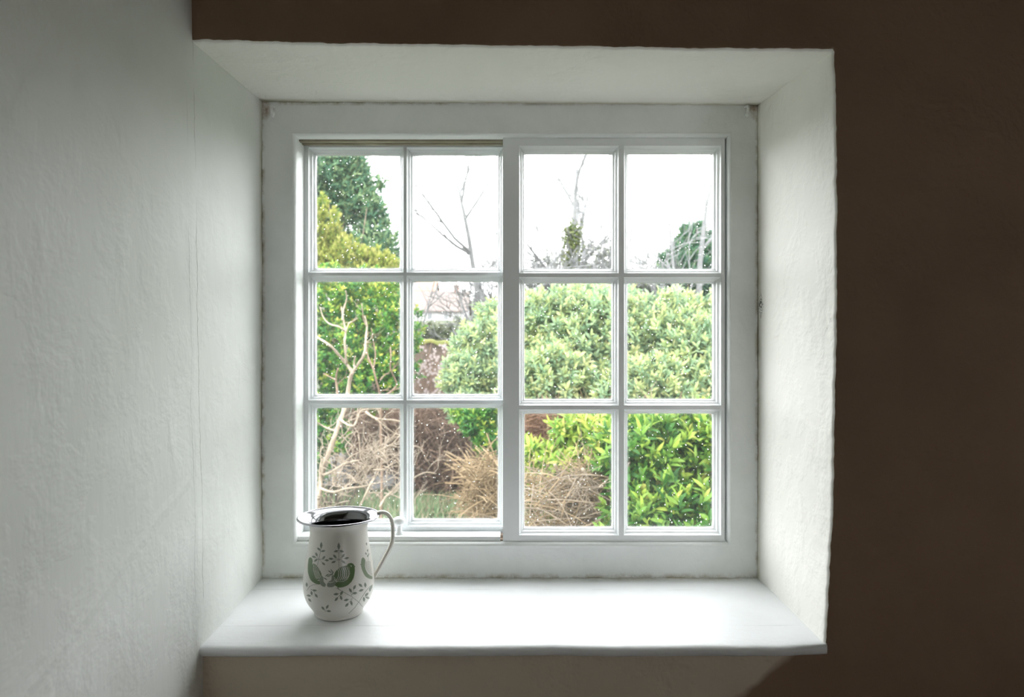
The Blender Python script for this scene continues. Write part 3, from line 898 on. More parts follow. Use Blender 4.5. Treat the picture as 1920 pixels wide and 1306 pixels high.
# ================================================================== garden
GZ = ZC - 2.6     # lawn level below the eye
def ground_z(x, y):
    z = GZ + max(0, y - 13) * .055
    if y > 24: z += (y - 24) * .035
    return z + .12 * noise.noise(Vector((x * .35, y * .35, 0)))
mb = MB(); gx = np.concatenate([np.linspace(-60, -9, 10), np.linspace(-8, 10, 60), np.linspace(12, 70, 10)])
gy = np.concatenate([np.linspace(D + .3, 20, 70), np.linspace(21, 60, 24), np.linspace(65, 220, 12)])
for y in gy:
    for x in gx: mb.v.append((float(x), float(y), ground_z(float(x), float(y))))
for i in range(len(gy) - 1):
    for j in range(len(gx) - 1):
        a = i * len(gx) + j; mb.f.append((a, a+1, a+len(gx)+1, a+len(gx))); mb.m.append(0)
m, n, b, _ = mat('earth_and_grass')
co = obj_coords(n); f1 = noise_(n, co, .9, 5, .6); f2 = noise_(n, co, 14, 5, .7)
c = ramp(n, f2, [(.3, (0.03, 0.0255, 0.015)), (.5, (0.06, 0.0495, 0.033)), (.7, (0.099, 0.084, 0.06))])
g = ramp(n, f2, [(.3, (0.015, 0.027, 0.009)), (.6, (0.042, 0.066, 0.021))])
n.links.new(mixc(n, ramp(n, f1, [(.42, (0,0,0)), (.52, (1,1,1))]), c, g), b.inputs['Base Color']); b.inputs['Roughness'].default_value = .95
bump(n, b, f2, .8, .05); M['earth'] = m
tag(mb.build('ground', M['earth'], smooth=True), 'sloping garden ground of earth, dead litter and grass', kind='structure')

def unit(a): return a / (np.linalg.norm(a, axis=-1, keepdims=True) + 1e-9)
def leaf_mesh(name, base, dirs, nrm, ln, wd, lv, mt, parent, origin, droop=.15):
    """one mesh of curved elliptical leaves"""
    n_ = len(base); side = unit(np.cross(dirs, nrm)); nr = unit(np.cross(side, dirs))
    L = ln[:, None]; W = wd[:, None]
    st = [(0, 0, 0), (.30, .5, .03), (.30, -.5, .03), (.68, -.42, -.02), (.68, .42, -.02), (1, 0, -.12)]
    v = np.zeros((n_, 6, 3))
    for k, (t, s, d) in enumerate(st):
        v[:, k] = base + dirs * (L * t) + side * (W * s) + nr * (L * (d * droop / .15) + W * abs(s) * .25)
    off = (np.arange(n_) * 6)[:, None]
    tri = np.array([[0, 2, 1], [1, 2, 3], [1, 3, 4], [4, 3, 5]])
    f = (off[:, None, :] + tri[None]).reshape(-1, 3)
    return np_mesh(name, v.reshape(-1, 3) - np.array(origin), f, mt, True, {'lv': np.repeat(lv, 6)}, parent, origin)

def shrub(name, label, cat, lumps, n_tips, per, ln, wd, mt, rng_seed, group=None, up=.5, open_=65, lv0=.45, lvs=.2,
          tiplv=.25, base=None, stems=12, bark=None, twig_r=.006, inner=.35, spread=.09, zgrad=0.0):
    """lumps: [(Vector centre, (rx,ry,rz)), ...] ; leaves in whorls on twig ends over the lumps"""
    rg = np.random.default_rng(rng_seed)
    c0 = sum((l[0] for l in lumps), Vector()) / len(lumps)
    bx, by = (base if base else (c0.x, c0.y)); org = Vector((bx, by, ground_z(bx, by)))
    root = empty(name, org); tag(root, label, cat, group)
    areas = np.array([((r[0]*r[1])**1.6 + (r[0]*r[2])**1.6 + (r[1]*r[2])**1.6) ** (1/1.6) for _, r in lumps]); areas /= areas.sum()
    which = rg.choice(len(lumps), n_tips, p=areas)
    C = np.array([tuple(l[0]) for l in lumps])[which]; Rr = np.array([l[1] for l in lumps])[which]
    d = unit(rg.normal(size=(n_tips, 3)))
    d[:, 1] = np.where(rg.random(n_tips) < .55, -np.abs(d[:, 1]), d[:, 1])     # fuller towards the light of the open side
    k = np.where(rg.random(n_tips) < inner, rg.uniform(.45, .92, n_tips), rg.uniform(.9, 1.08, n_tips))[:, None]
    k = k * (1 + .16 * np.sin(d[:, :1] * 7 + which[:, None]) * np.cos(d[:, 2:3] * 6 + which[:, None] * 2))
    tip = C + d * Rr * k
    # drop tips buried deep inside another lump
    keep = np.ones(n_tips, bool)
    for (c, r) in lumps:
        q = np.linalg.norm((tip - np.array(tuple(c))) / np.array(r), axis=1); keep &= q > .42
    tip = tip[keep]; d = d[keep]; nT = len(tip)
    ax = unit(d + np.array([0, 0, up]) + rg.normal(size=(nT, 3)) * .35)
    T = np.repeat(tip, per, 0); A = np.repeat(ax, per, 0); nL = len(T)
    t1 = unit(np.cross(A, np.array([.3, .2, 1.0]) + 0 * A)); t2 = np.cross(A, t1)
    ph = np.tile(np.arange(per) * 2.4, nT) + np.repeat(rg.uniform(0, 6.28, nT), per)
    al = np.radians(rg.normal(open_, 14, nL)) * np.tile(np.linspace(.45, 1.15, per), nT)
    radial = t1 * np.cos(ph)[:, None] + t2 * np.sin(ph)[:, None]
    dr = unit(A * np.cos(al)[:, None] + radial * np.sin(al)[:, None])
    pos = T - A * (np.tile(np.linspace(0, 1, per), nT) * spread)[:, None]
    nrm = unit(A + radial * .2 + rg.normal(size=(nL, 3)) * .25)
    L = ln * rg.uniform(.65, 1.15, nL); W = wd * rg.uniform(.75, 1.2, nL)
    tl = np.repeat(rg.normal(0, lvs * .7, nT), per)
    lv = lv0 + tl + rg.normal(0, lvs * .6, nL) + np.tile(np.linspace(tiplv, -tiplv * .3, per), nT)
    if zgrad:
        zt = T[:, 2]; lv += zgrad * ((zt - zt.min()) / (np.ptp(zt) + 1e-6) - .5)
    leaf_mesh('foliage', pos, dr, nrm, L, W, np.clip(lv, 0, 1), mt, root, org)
    # stems
    mb = MB(); rnd = random.Random(rng_seed)
    idx = rg.choice(nT, min(stems, nT), replace=False)
    b0 = org + Vector((0, 0, -.05))
    for i in idx:
        e = Vector(tip[i]); j = Vector((rnd.uniform(-.15, .15), rnd.uniform(-.1, .1), 0))
        mid = b0.lerp(e, .5) + Vector((rnd.uniform(-.12, .12), rnd.uniform(-.12, .12), rnd.uniform(-.1, .25))) 
        pp = catmull([b0 + j, b0.lerp(mid, .5) + j, mid, mid.lerp(e, .55) + Vector((rnd.uniform(-.05, .05), 0, .05)), e], 3)
        r0 = twig_r * rnd.uniform(1.4, 2.6)
        mb.tube(pp, [lerp(r0, twig_r * .35, q / (len(pp) - 1)) for q in range(len(pp))], 5)
    mb.build('stems', bark or M['bark'], root, smooth=True)
    return root

M['bark'] = outside('brown_bark', (.16, .115, .08), .85, (.28, .22, .16), 30)
M['bark_pale'] = outside('pale_bark', (.38, .30, .205), .8, (.53, .43, .32), 18, .4, .006)
M['bark_tan'] = outside('tan_bark', (.27, .17, .11), .8, (.36, .24, .155), 18, .4, .006)
M['bark_grey'] = outside('grey_bark', (.34, .32, .29), .85, (.46, .44, .40), 6)
M['bark_far'] = outside('silver_bark', (.30, .31, .31), .85, (.40, .40, .40), 6)
M['dead'] = outside('dead_stems', (.26, .15, .10), .85, (.44, .29, .20), 7)
M['straw'] = outside('straw_stems', (.40, .27, .13), .85, (.60, .44, .25), 6)
M['dead_red'] = outside('russet_stems', (.26, .13, .07), .85, (.38, .21, .115), 7)
G = lambda r, g, b: (r, g, b)
M['laurel'] = leaf_mat('laurel_leaves', [(0, G(.03,.14,.035)), (.35, G(.10,.31,.055)), (.6, G(.32,.58,.10)), (.85, G(.66,.88,.14)), (1, G(.90,.92,.24))], .35, .35)
M['laurel_pale'] = leaf_mat('pale_laurel_leaves', [(0, G(.16,.34,.12)), (.35, G(.38,.62,.36)), (.55, G(.58,.80,.46)), (.68, G(.66,.86,.36)), (.85, G(.88,1.0,.42)), (1, G(1.0,1.0,.5))], .32, .4, .7)
M['ever'] = leaf_mat('evergreen_leaves', [(0, G(.02,.11,.045)), (.4, G(.06,.28,.05)), (.65, G(.20,.48,.07)), (.88, G(.60,.74,.10)), (1, G(.85,.80,.16))], .4, .3)
M['yellow'] = leaf_mat('golden_leaves', [(0, G(.10,.26,.05)), (.35, G(.28,.42,.08)), (.7, G(.56,.62,.12)), (1, G(.70,.68,.22))], .5, .4)
M['conifer'] = leaf_mat('conifer_sprays', [(0, G(.06,.19,.12)), (.5, G(.14,.34,.20)), (.8, G(.30,.50,.24)), (1, G(.46,.62,.30))], .6, .25)
M['dullgreen'] = leaf_mat('dull_green_leaves', [(0, G(.08,.12,.07)), (.5, G(.20,.27,.15)), (1, G(.40,.42,.24))], .6, .3)
M['ivy'] = leaf_mat('ivy_leaves', [(0, G(.10,.18,.05)), (.5, G(.28,.38,.10)), (1, G(.46,.50,.16))], .45, .3)
M['grass'] = leaf_mat('grass_blades', [(0, G(.10,.24,.09)), (.5, G(.26,.46,.20)), (.8, G(.50,.62,.34)), (1, G(.72,.58,.40))], .6, .4)
M['petal'] = outside('pink_white_petals', (.80, .66, .64), .6)
M['stone'] = outside('grey_field_stone', (.36, .36, .37), .9, (.52, .51, .53), 3, .6, .05)

def L(px, py, d, rx, ry, rz): return (P(px, py, d), (rx, ry, rz))

# ---- broad-leaved shrubs on the right
shrub('laurel_shrub', 'big leaved bright green laurel close behind the bottom right pane', 'shrub',
      [L(1200, 850, 4.7, .34, .35, .28), L(1310, 838, 4.8, .40, .4, .28), L(1385, 900, 4.6, .36, .4, .40), L(1215, 950, 4.5, .28, .3, .20), L(1300, 975, 4.4, .42, .35, .28), L(1180, 1010, 4.4, .26, .25, .14)],
      1450, 9, .100, .026, M['laurel'], 21, lv0=.31, tiplv=.30, lvs=.2, open_=60, stems=30, base=(1.3, 4.9))
shrub('laurel_shrub', 'broad pale laurel bank filling the middle right panes', 'shrub',
      [L(1020, 620, 7.4, .50, .5, .46), L(1110, 660, 7.2, .55, .5, .62), L(1215, 620, 7.5, .55, .5, .42), L(1300, 675, 7.1, .62, .5, .50), L(1385, 640, 7.4, .5, .5, .55),
       L(1040, 720, 6.8, .50, .45, .40), L(1220, 735, 6.6, .66, .45, .36), L(1360, 750, 6.6, .5, .4, .34), L(1120, 570, 7.9, .42, .5, .28), L(1290, 600, 7.8, .34, .4, .30)],
      6800, 8, .085, .027, M['laurel_pale'], 22, lv0=.50, tiplv=.22, lvs=.22, open_=62, stems=40, base=(1.5, 7.6), zgrad=-.1)
shrub('laurel_shrub', 'laurel with glossy pale leaves showing at the right of the pane beside the meeting stile', 'shrub',
      [L(905, 660, 8.6, .42, .4, .42), L(880, 705, 8.3, .34, .35, .28), L(940, 715, 8.4, .45, .4, .42), L(945, 610, 9.0, .4, .4, .36), L(900, 760, 8.1, .42, .4, .2)],
      2000, 8, .088, .028, M['laurel_pale'], 23, lv0=.46, tiplv=.22, stems=20, base=(-.2, 8.7))
shrub('laurel_shrub', 'yellow green laurel sprigs above the dead branches, bottom of third pane column', 'shrub',
      [L(1075, 800, 5.3, .24, .2, .14), L(1130, 830, 5.1, .22, .2, .24), L(1020, 855, 5.2, .24, .2, .12), L(1080, 870, 5.0, .20, .2, .08), L(1150, 790, 5.3, .2, .2, .12)],
      380, 9, .095, .025, M['laurel'], 24, lv0=.58, tiplv=.25, lvs=.2, stems=26, base=(.55, 5.4), inner=.5)
shrub('evergreen_shrub', 'dark green bush behind the tangle, top right of the bottom second pane', 'shrub',
      [L(915, 795, 7.4, .30, .3, .24), L(950, 830, 7.2, .3, .3, .22), L(880, 775, 7.7, .2, .2, .12)],
      700, 8, .065, .028, M['ever'], 25, lv0=.36, stems=14, base=(-.2, 7.5))
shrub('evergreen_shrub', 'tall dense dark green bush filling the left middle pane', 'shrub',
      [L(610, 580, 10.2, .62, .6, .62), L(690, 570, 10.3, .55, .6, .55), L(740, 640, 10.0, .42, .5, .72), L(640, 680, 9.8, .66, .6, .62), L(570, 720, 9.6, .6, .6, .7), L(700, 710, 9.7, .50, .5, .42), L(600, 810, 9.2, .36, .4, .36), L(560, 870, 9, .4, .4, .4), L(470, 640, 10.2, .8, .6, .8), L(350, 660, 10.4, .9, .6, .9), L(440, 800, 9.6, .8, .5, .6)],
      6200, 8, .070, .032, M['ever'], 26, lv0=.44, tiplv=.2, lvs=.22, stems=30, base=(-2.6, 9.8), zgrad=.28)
shrub('golden_shrub', 'golden yellow green bush below the tall conifer at the left', 'shrub',
      [L(600, 455, 12.2, .40, .5, .75), L(650, 500, 12.0, .55, .5, .50), L(700, 520, 12.0, .40, .5, .50), L(735, 525, 12.1, .25, .4, .42), L(560, 460, 12.2, .5, .5, .8), L(625, 470, 12.3, .3, .4, .4)],
      3200, 7, .075, .030, M['yellow'], 27, lv0=.55, lvs=.25, stems=24, base=(-3.2, 12), open_=45, up=1.1)
shrub('evergreen_shrub', 'low green leaves in the bottom left corner of the third column pane', 'shrub',
      [L(1005, 950, 5.4, .16, .2, .16), L(1060, 985, 5.2, .2, .2, .12), L(1120, 975, 5.3, .18, .2, .12), L(1000, 895, 5.8, .12, .2, .08)],
      220, 7, .07, .03, M['ever'], 30, lv0=.40, stems=16, base=(.35, 5.6), inner=.6)
shrub('evergreen_shrub', 'dark leafy bush seen between dead stems, middle of the third column', 'shrub',
      [L(1010, 900, 7.0, .5, .4, .5), L(1110, 900, 7.0, .5, .4, .5), L(1060, 850, 7.2, .4, .4, .3)],
      700, 7, .07, .03, M['ever'], 31, lv0=.25, stems=10, base=(.8, 7.2))
# conifers
shrub('conifer_tree', 'tall blue green conifer in the top left pane', 'tree',
      [L(600, 330, 19.5, 1.5, 1.2, .9), L(645, 320, 19.5, .75, .9, .80), L(660, 375, 19.5, .80, .9, .62), L(700, 395, 19.3, .42, .6, .42), L(705, 440, 19.3, .50, .6, .40), L(728, 470, 19.2, .42, .6, .55),
       L(690, 480, 19.2, .8, .8, .62), L(620, 420, 19.6, 1.1, .9, 1.0), L(560, 360, 19.5, 1.2, 1.2, 1.6), L(715, 345, 19.4, .16, .3, .16), L(722, 415, 19.4, .2, .3, .12)],
      4600, 7, .17, .05, M['conifer'], 28, lv0=.50, lvs=.25, stems=26, base=(-5.0, 19.6), open_=38, up=.35, inner=.4, spread=.3, twig_r=.03, bark=M['bark_pale'])
shrub('conifer_tree', 'dark dome shaped conifer behind bare trees at the top right pane', 'tree',
      [L(1300, 470, 23, .75, .7, .85), L(1280, 500, 22.8, .9, .8, .65), L(1330, 485, 23, .7, .7, .9), L(1300, 440, 23, .4, .5, .42), L(1350, 540, 22.8, 1.0, .8, 1.0), L(1262, 520, 22.8, .5, .6, .5)],
      3600, 7, .17, .05, M['conifer'], 29, lv0=.34, lvs=.2, stems=10, base=(6.1, 23), open_=38, up=.6, spread=.3, twig_r=.03)
# far greenery
far = [
 ('hedge', 'low dark green hedge in front of the white house', 'hedge', [L(790, 622, 26, .9, .8, .34), L(835, 628, 26, .7, .8, .30), L(880, 620, 26, .8, .8, .5), L(930, 615, 26, .9, .8, .7)], 1300, M['dullgreen'], .5, (-3.2, 26)),
 ('scrub_bush', 'misty grey green scrub around the ivy clad tree', 'bush', [L(1030, 500, 27, .8, .8, .7), L(1100, 490, 27, .9, .8, .8), L(1145, 485, 27, .6, .8, .8), L(1000, 540, 27, 1.3, .8, .9), L(1110, 545, 27, 1.6, .8, .9)], 900, M['dullgreen'], .62, (2.5, 27)),
 ('scrub_bush', 'distant dull green bush at the foot of the right hand bare trees', 'bush', [L(1200, 545, 25, 1.0, .8, .7), L(1270, 555, 25, 1.0, .8, .6), L(1340, 560, 25, 1.0, .8, .8)], 900, M['dullgreen'], .45, (5.8, 25)),
]
for i, (nm, lb, ct, lm, nt_, mt, lv, bs_) in enumerate(far):
    shrub(nm, lb, ct, lm, nt_, 7, .13, .06, mt, 40 + i, lv0=lv, stems=30, base=bs_, spread=.2, twig_r=.02, inner=.5, bark=M['bark_grey'])

# ---- bare trees
def branch(mb, twigs, p, d, ln, r, lev, rnd, maxlev, upb=.25, split=3, wob=1.0):
    segs = 5 if lev < 2 else 4
    pts = [p.copy()]; q = p.copy(); dd = d.copy()
    for i in range(segs):
        wq = wob if lev == 0 else .8
        dd = (dd + Vector((rnd.gauss(0, .13) * wq, rnd.gauss(0, .13) * wq, rnd.gauss(0, .08) + upb * .18))).normalized()
        q = q + dd * (ln / segs); pts.append(q.copy())
    rads = [lerp(r, r * .45, i / segs) for i in range(segs + 1)]
    tgt = mb if lev <= 1 else twigs
    tgt.tube(pts, rads, 6 if lev <= 1 else 4 if lev == 2 else 3, cap=lev < 2)
    if lev >= maxlev: return
    nch = split if lev else split + 2
    for c in range(nch):
        t = (.35 + .65 * (c + rnd.random()) / nch); k = min(segs - 1, int(t * segs)); f_ = t * segs - k
        pp = pts[k].lerp(pts[k + 1], min(1, f_))
        ax = Vector((rnd.gauss(0, 1), rnd.gauss(0, 1), rnd.gauss(0, .3)))
        side = (ax - ax.dot(dd) * dd).normalized()
        nd = (dd * .75 + side * rnd.uniform(.45, .85)).normalized()
        branch(mb, twigs, pp, nd, ln * rnd.uniform(.5, .75), max(.014, rads[k] * .66), lev + 1, rnd, maxlev, upb, split)
def bare_tree(label, px, py_top, d, seed, r=.10, mt=None, lean=0, maxlev=4, split=3, group=None, name='bare_tree', frac=.45):
    r *= 1.9
    x = X(px, d); zb = ground_z(x, d); top = Z(py_top, d); H = top - zb
    root = empty(name, (x, d, zb)); tag(root, label, 'tree', group)
    rnd = random.Random(seed); a, b_ = MB(), MB()
    branch(a, b_, Vector((x, d, zb - .1)), Vector((lean, 0, 1)).normalized(), H * frac, r, 0, rnd, maxlev, .3, split, .25)
    # leader
    p0 = Vector(a.v[-4]); 
    branch(a, b_, Vector((x + lean * H * frac, d, zb + H * (frac - .06))), Vector((lean * .5, 0, 1)).normalized(), H * (1 - frac), r * .5, 1, rnd, maxlev, .3, split + 1)
    a.build('trunk', mt, root, smooth=True); b_.build('twigs', mt, root, smooth=False)
    return root
bare_tree('slender grey bare tree in the second pane of the top row', 897, 320, 23, 3, .115, M['bark_far'], split=4)
bare_tree('bare tree with ivy clad trunk in the third pane of the top row', 1072, 285, 25, 5, .13, M['bark_far'], split=4, name='ivy_clad_tree')
bare_tree('thin bare tree beside the ivy clad trunk', 1104, 290, 25.5, 8, .06, M['bark_far'], split=3)
bare_tree('tallest pale bare tree before the dome shaped conifer', 1313, 305, 20, 9, .10, M['bark_far'], split=3)
bare_tree('leaning pale bare tree left of the tallest one at the right', 1290, 330, 20.5, 10, .06, M['bark_far'], lean=-.12, split=3)
bare_tree('bushy grey bare tree right of the white cottage chimney', 908, 505, 20.5, 12, .045, M['bark_far'], split=4, lean=.02, frac=.6, maxlev=4)
bare_tree('thin bare tree at the left edge of the view of the white cottage', 782, 500, 22, 14, .04, M['bark_far'], split=3, lean=.02, frac=.5, maxlev=3)
for i_, (px_, pt_, d_, sd_) in enumerate(((1022, 445, 26.0, 31), (1128, 425, 26.5, 33), (1150, 440, 24.5, 35), (1240, 470, 24, 37))):
    bare_tree(['low misty bare tree at the left edge of the third top pane', 'brownish bare tree right of the ivy clad trunk', 'bare tree behind the glazing bar of the right sash',
               'low bare tree left of the dome shaped conifer'][i_], px_, pt_, d_, sd_, .06, M['bark_far'], split=4, frac=.5)
# ivy sleeve on the trunk
ivy_root = [o for o in bpy.data.objects if o.name.startswith('ivy_clad_tree')][0]
rg = np.random.default_rng(77); nI = 4200
zt = rg.uniform(0, 1, nI); pyv = 425 + zt * 110; an = rg.uniform(0, 6.28, nI)
rI = (.10 + .24 * zt + .08 * np.sin(zt * 14)) * rg.uniform(.6, 1.15, nI)
nC = 46; cz = rg.uniform(0, 1, nC); cx = rg.normal(0, .16, nC) * (.5 + .8 * cz); cy = rg.normal(0, .2, nC)   # clumps of ivy up the trunk
ck = rg.integers(0, nC, nI); sp = rg.normal(size=(nI, 3)) * np.array([.13, .13, .20])
zt = cz[ck]; pyv = 428 + zt * 120
pI = np.stack([(1072 - 960) / F * 25 + cx[ck] + sp[:, 0], 25 + cy[ck] + sp[:, 1], ZC - (pyv - 653) / F * 25 + sp[:, 2]], -1)
dI = unit(np.stack([np.cos(an), np.sin(an), rg.normal(0, .5, nI) - .3], -1))
leaf_mesh('ivy', pI, dI, unit(dI + np.array([0, 0, 1.2])), rg.uniform(.09, .15, nI), rg.uniform(.07, .11, nI), rg.uniform(.1, 1, nI), M['ivy'], ivy_root, Vector(ivy_root.location))

# ---- pale branching shrub close outside the left panes (limbs follow the photographed crown)
PT = empty('bare_shrub', (X(598, 5.4), 5.4, ground_z(X(598, 5.4), 5.4)))
tag(PT, 'pale barked leafless shrub with forked limbs close outside the left panes', 'shrub')
limbs = [
 ([(585, 1120), (592, 1010), (597, 940), (603, 890), (618, 845), (634, 800), (646, 765), (652, 738), (656, 712), (661, 697)], 11, 7, 5.3),
 ([(661, 697), (647, 679), (634, 664), (622, 650), (608, 640), (595, 632), (580, 618)], 6, 3.2, 5.3),
 ([(661, 697), (672, 682), (681, 668), (685, 652), (686, 632), (688, 612), (684, 592)], 6, 3, 5.2),
 ([(649, 682), (648, 660), (646, 640), (648, 622), (644, 600), (640, 575)], 5, 3, 5.35),
 ([(646, 620), (636, 612), (618, 607), (606, 594), (600, 575)], 3.6, 2, 5.4),
 ([(648, 622), (654, 606), (662, 602), (670, 596)], 3, 1.6, 5.3),
 ([(642, 600), (644, 580), (650, 560), (648, 545)], 3.6, 2, 5.4),
 ([(665, 694), (664, 680), (666, 668)], 4, 3, 5.25),
 ([(688, 612), (682, 600), (680, 582), (678, 568)], 2.6, 1.5, 5.2),
 ([(637, 785), (652, 796), (664, 797), (670, 784), (676, 770), (690, 767)], 4.5, 3, 5.2),
 ([(686, 772), (700, 782), (716, 786), (734, 787), (752, 790)], 4.5, 3.4, 5.2),
 ([(704, 784), (720, 798), (740, 812), (760, 818)], 3.6, 2.2, 5.2),
 ([(634, 808), (618, 804), (605, 798), (592, 790)], 4, 2.6, 5.35),
 ([(640, 830), (652, 816), (668, 808)], 3, 1.8, 5.2),
 ([(606, 890), (622, 884), (640, 872), (656, 866), (676, 862)], 5, 2.8, 5.0),
 ([(600, 915), (625, 922), (650, 915), (680, 912), (705, 905)], 5, 2.8, 4.9),
 ([(676, 948), (684, 930), (694, 908), (706, 890), (714, 872)], 4.2, 2.4, 4.9),
 ([(700, 880), (716, 880), (728, 874), (742, 862)], 3, 1.6, 4.9),
 ([(712, 950), (722, 932), (734, 922), (750, 905), (764, 895)], 4.2, 2.6, 4.8),
 ([(596, 935), (602, 905), (600, 885)], 8, 5, 5.0),
 ([(603, 890), (630, 886), (655, 890), (668, 905)], 4, 2.6, 5.0),
 ([(760, 905), (782, 892), (800, 885), (818, 888)], 3.4, 1.8, 5.1),
]
twA, twB = MB(), MB(); rnd = random.Random(5)
def twiglet(mb, p, d, ln, r, lev):
    pts = [p]; q = p
    for i in range(4):
        d = (d + Vector((rnd.gauss(0, .28), rnd.gauss(0, .22), rnd.gauss(0, .2) + .06))).normalized(); q = q + d * ln / 4; pts.append(q)
    mb.tube(pts, [r, r*.85, r*.7, r*.55, r*.4], 4)
    if lev: 
        for k in (1, 2, 3, 4):
            if rnd.random() < .75:
                a = Vector((rnd.gauss(0, 1), rnd.gauss(0, .6), rnd.gauss(0, 1))).normalized()
                twiglet(mb, pts[k], (d + a * .9).normalized(), ln * .6, r * .6, lev - 1)
for li, (pp, w0, w1, d) in enumerate(limbs):
    k = len(pp); pts = []
    for i, (a, b_) in enumerate(pp): pts.append(P(a, b_, d + .10 * math.sin(i * 1.1 + li)))
    pts = catmull(pts, 3); n_ = len(pts)
    rads = [lerp(w0, w1, i / (n_ - 1)) / F * d * .5 * (1 + .12 * math.sin(i * 2.1)) for i in range(n_)]
    twA.tube(pts, rads, 9)
    if li not in (0,):
        for i in range(2, n_, 2):
            low = pp[0][1] > 780
            if rnd.random() < (.75 if low else .22):
                a = Vector((rnd.gauss(.2, 1), rnd.gauss(0, .5), rnd.gauss(.5, .8))).normalized()
                twiglet(twB, pts[i], a, rnd.uniform(.10, .24) if low else .09, rads[i] * .55, 2 if low else 1)
for c in range(34):   # dense pale sprays around the fork low in the pane
    px_, py_ = rnd.uniform(625, 730), rnd.uniform(835, 945)
    twiglet(twB, P(px_, py_, rnd.uniform(4.9, 5.4)), Vector((rnd.gauss(0, 1), 0, rnd.gauss(.5, .6))).normalized(), rnd.uniform(.12, .26), .0055, 2)
twA.build('limbs', M['bark_pale'], PT, smooth=True); twB.build('twigs', M['bark_pale'], PT, smooth=True)
# a second, tan leafless shrub behind it
T2 = empty('bare_shrub', (X(715, 6.2), 6.2, ground_z(X(715, 6.2), 6.2))); tag(T2, 'tan leafless shrub between the pale forked shrub and the window stile', 'shrub')
a_ = MB(); b2 = MB()
for pp, w0, w1 in (([(712, 1050), (716, 900), (714, 800), (713, 745), (706, 715), (700, 692), (690, 668), (682, 645)], 6, 2.2), ([(713, 712), (722, 702), (730, 700)], 3, 2),
                   ([(714, 745), (732, 735), (744, 722), (738, 705), (732, 690), (733, 668), (732, 650)], 4, 2), ([(634, 760), (632, 730), (630, 708), (634, 690)], 5, 3), ([(630, 712), (618, 706), (606, 700)], 3, 2),
                   ([(690, 668), (686, 640), (692, 622)], 2.4, 1.4), ([(700, 692), (704, 665), (700, 640), (696, 615)], 3, 1.5)):
    pts = catmull([P(a, c, 6.2 + .08 * math.sin(i)) for i, (a, c) in enumerate(pp)], 3); n_ = len(pts)
    rads = [lerp(w0, w1, i / (n_ - 1)) / F * 6.2 * .5 for i in range(n_)]; a_.tube(pts, rads, 7)
    for i in range(4, n_, 3):
        if rnd.random() < .5: twiglet(a_, pts[i], Vector((rnd.gauss(0, 1), 0, 1)).normalized(), .14, rads[i] * .5, 1)
a_.build('limbs', M['bark_tan'], T2, smooth=True)

# ---- tangles of dead stems
def tangle(label, boxes, n_, mt, seed, r=.004, ln=.5, base=None, cat='undergrowth', name='dead_stem_tangle', arch=.5, flow=(0, 0, 0)):
    rn = random.Random(seed); mb = MB(); c0 = None
    for k in range(n_):
        (x0, x1, y0, y1, d0, d1) = rn.choice(boxes)
        d = rn.uniform(d0, d1); p = P(rn.uniform(x0, x1), rn.uniform(y0, y1), d)
        dr = Vector((rn.gauss(flow[0], 1), rn.gauss(0, .5), rn.gauss(flow[2], .55))).normalized()
        cv = Vector((rn.gauss(0, .35), rn.gauss(0, .3), -rn.uniform(.1, 1) * arch)); l = ln * rn.uniform(.4, 1.2); pts = []; q = p - dr * l * .4
        for i in range(6):
            pts.append(q.copy()); dr = (dr + cv * .28).normalized(); q = q + dr * l / 5
        rr0 = r * rn.uniform(.5, 1.5)
        mb.tube(pts, [rr0, rr0, rr0*.9, rr0*.8, rr0*.65, rr0*.4], 3, cap=False)
    x0, x1, y0, y1, d0, d1 = boxes[0]; d = (d0 + d1) / 2; bx = X((x0 + x1) / 2, d)
    org = (bx, d, ground_z(bx, d))
    # a few canes that carry the mass down to the ground
    for k in range(14):
        px_, py_ = rn.uniform(x0, x1), rn.uniform(y0, y1); e = P(px_, py_, d); b_ = Vector(org) + Vector((rn.uniform(-.3, .3), rn.uniform(-.2, .2), -.05))
        mb.tube(catmull([b_, b_.lerp(e, .5) + Vector((rn.uniform(-.2, .2), 0, .1)), e], 4), r * 1.8, 4)
    o = mb.build(name, mt, origin=org, smooth=True); tag(o, label, cat); return o
tangle('brown bramble thicket across the bottom second pane', [(765, 950, 765, 900, 11.0, 12.4), (765, 900, 790, 915, 11.2, 12.2)], 2600, M['dead'], 61, .008, .85)
tangle('brown bramble thicket behind the pale forked shrub', [(665, 770, 768, 865, 11.5, 12.8), (680, 770, 850, 880, 11.4, 12.4)], 1300, M['dead'], 62, .008, .75)
tangle('straw coloured arching stems at the right of the bottom second pane', [(880, 960, 850, 960, 5.6, 6.4)], 420, M['straw'], 63, .0045, .6, arch=1.1)
tangle('russet dead fern tangle at the top of the bottom third pane', [(975, 1050, 765, 840, 5.9, 6.6), (1080, 1170, 770, 805, 6.0, 6.6), (985, 1160, 800, 900, 6.0, 6.6)], 1500, M['dead_red'], 64, .0036, .42)
tangle('tan dead branches heaped under the laurel sprigs', [(975, 1165, 880, 1010, 4.5, 5.1), (1080, 1165, 860, 940, 4.6, 5.1)], 800, M['straw'], 65, .0032, .5, arch=.5)
tangle('dark brown dead stems inside the laurel bank', [(1165, 1340, 770, 1000, 5.0, 5.6), (985, 1340, 600, 760, 7.6, 8.0)], 1200, M['dead'], 66, .004, .5)
tangle('pale straw strands lying over the tan dead branches', [(980, 1165, 880, 1005, 4.4, 4.8)], 170, M['bark_pale'], 67, .0032, .55, arch=.5)
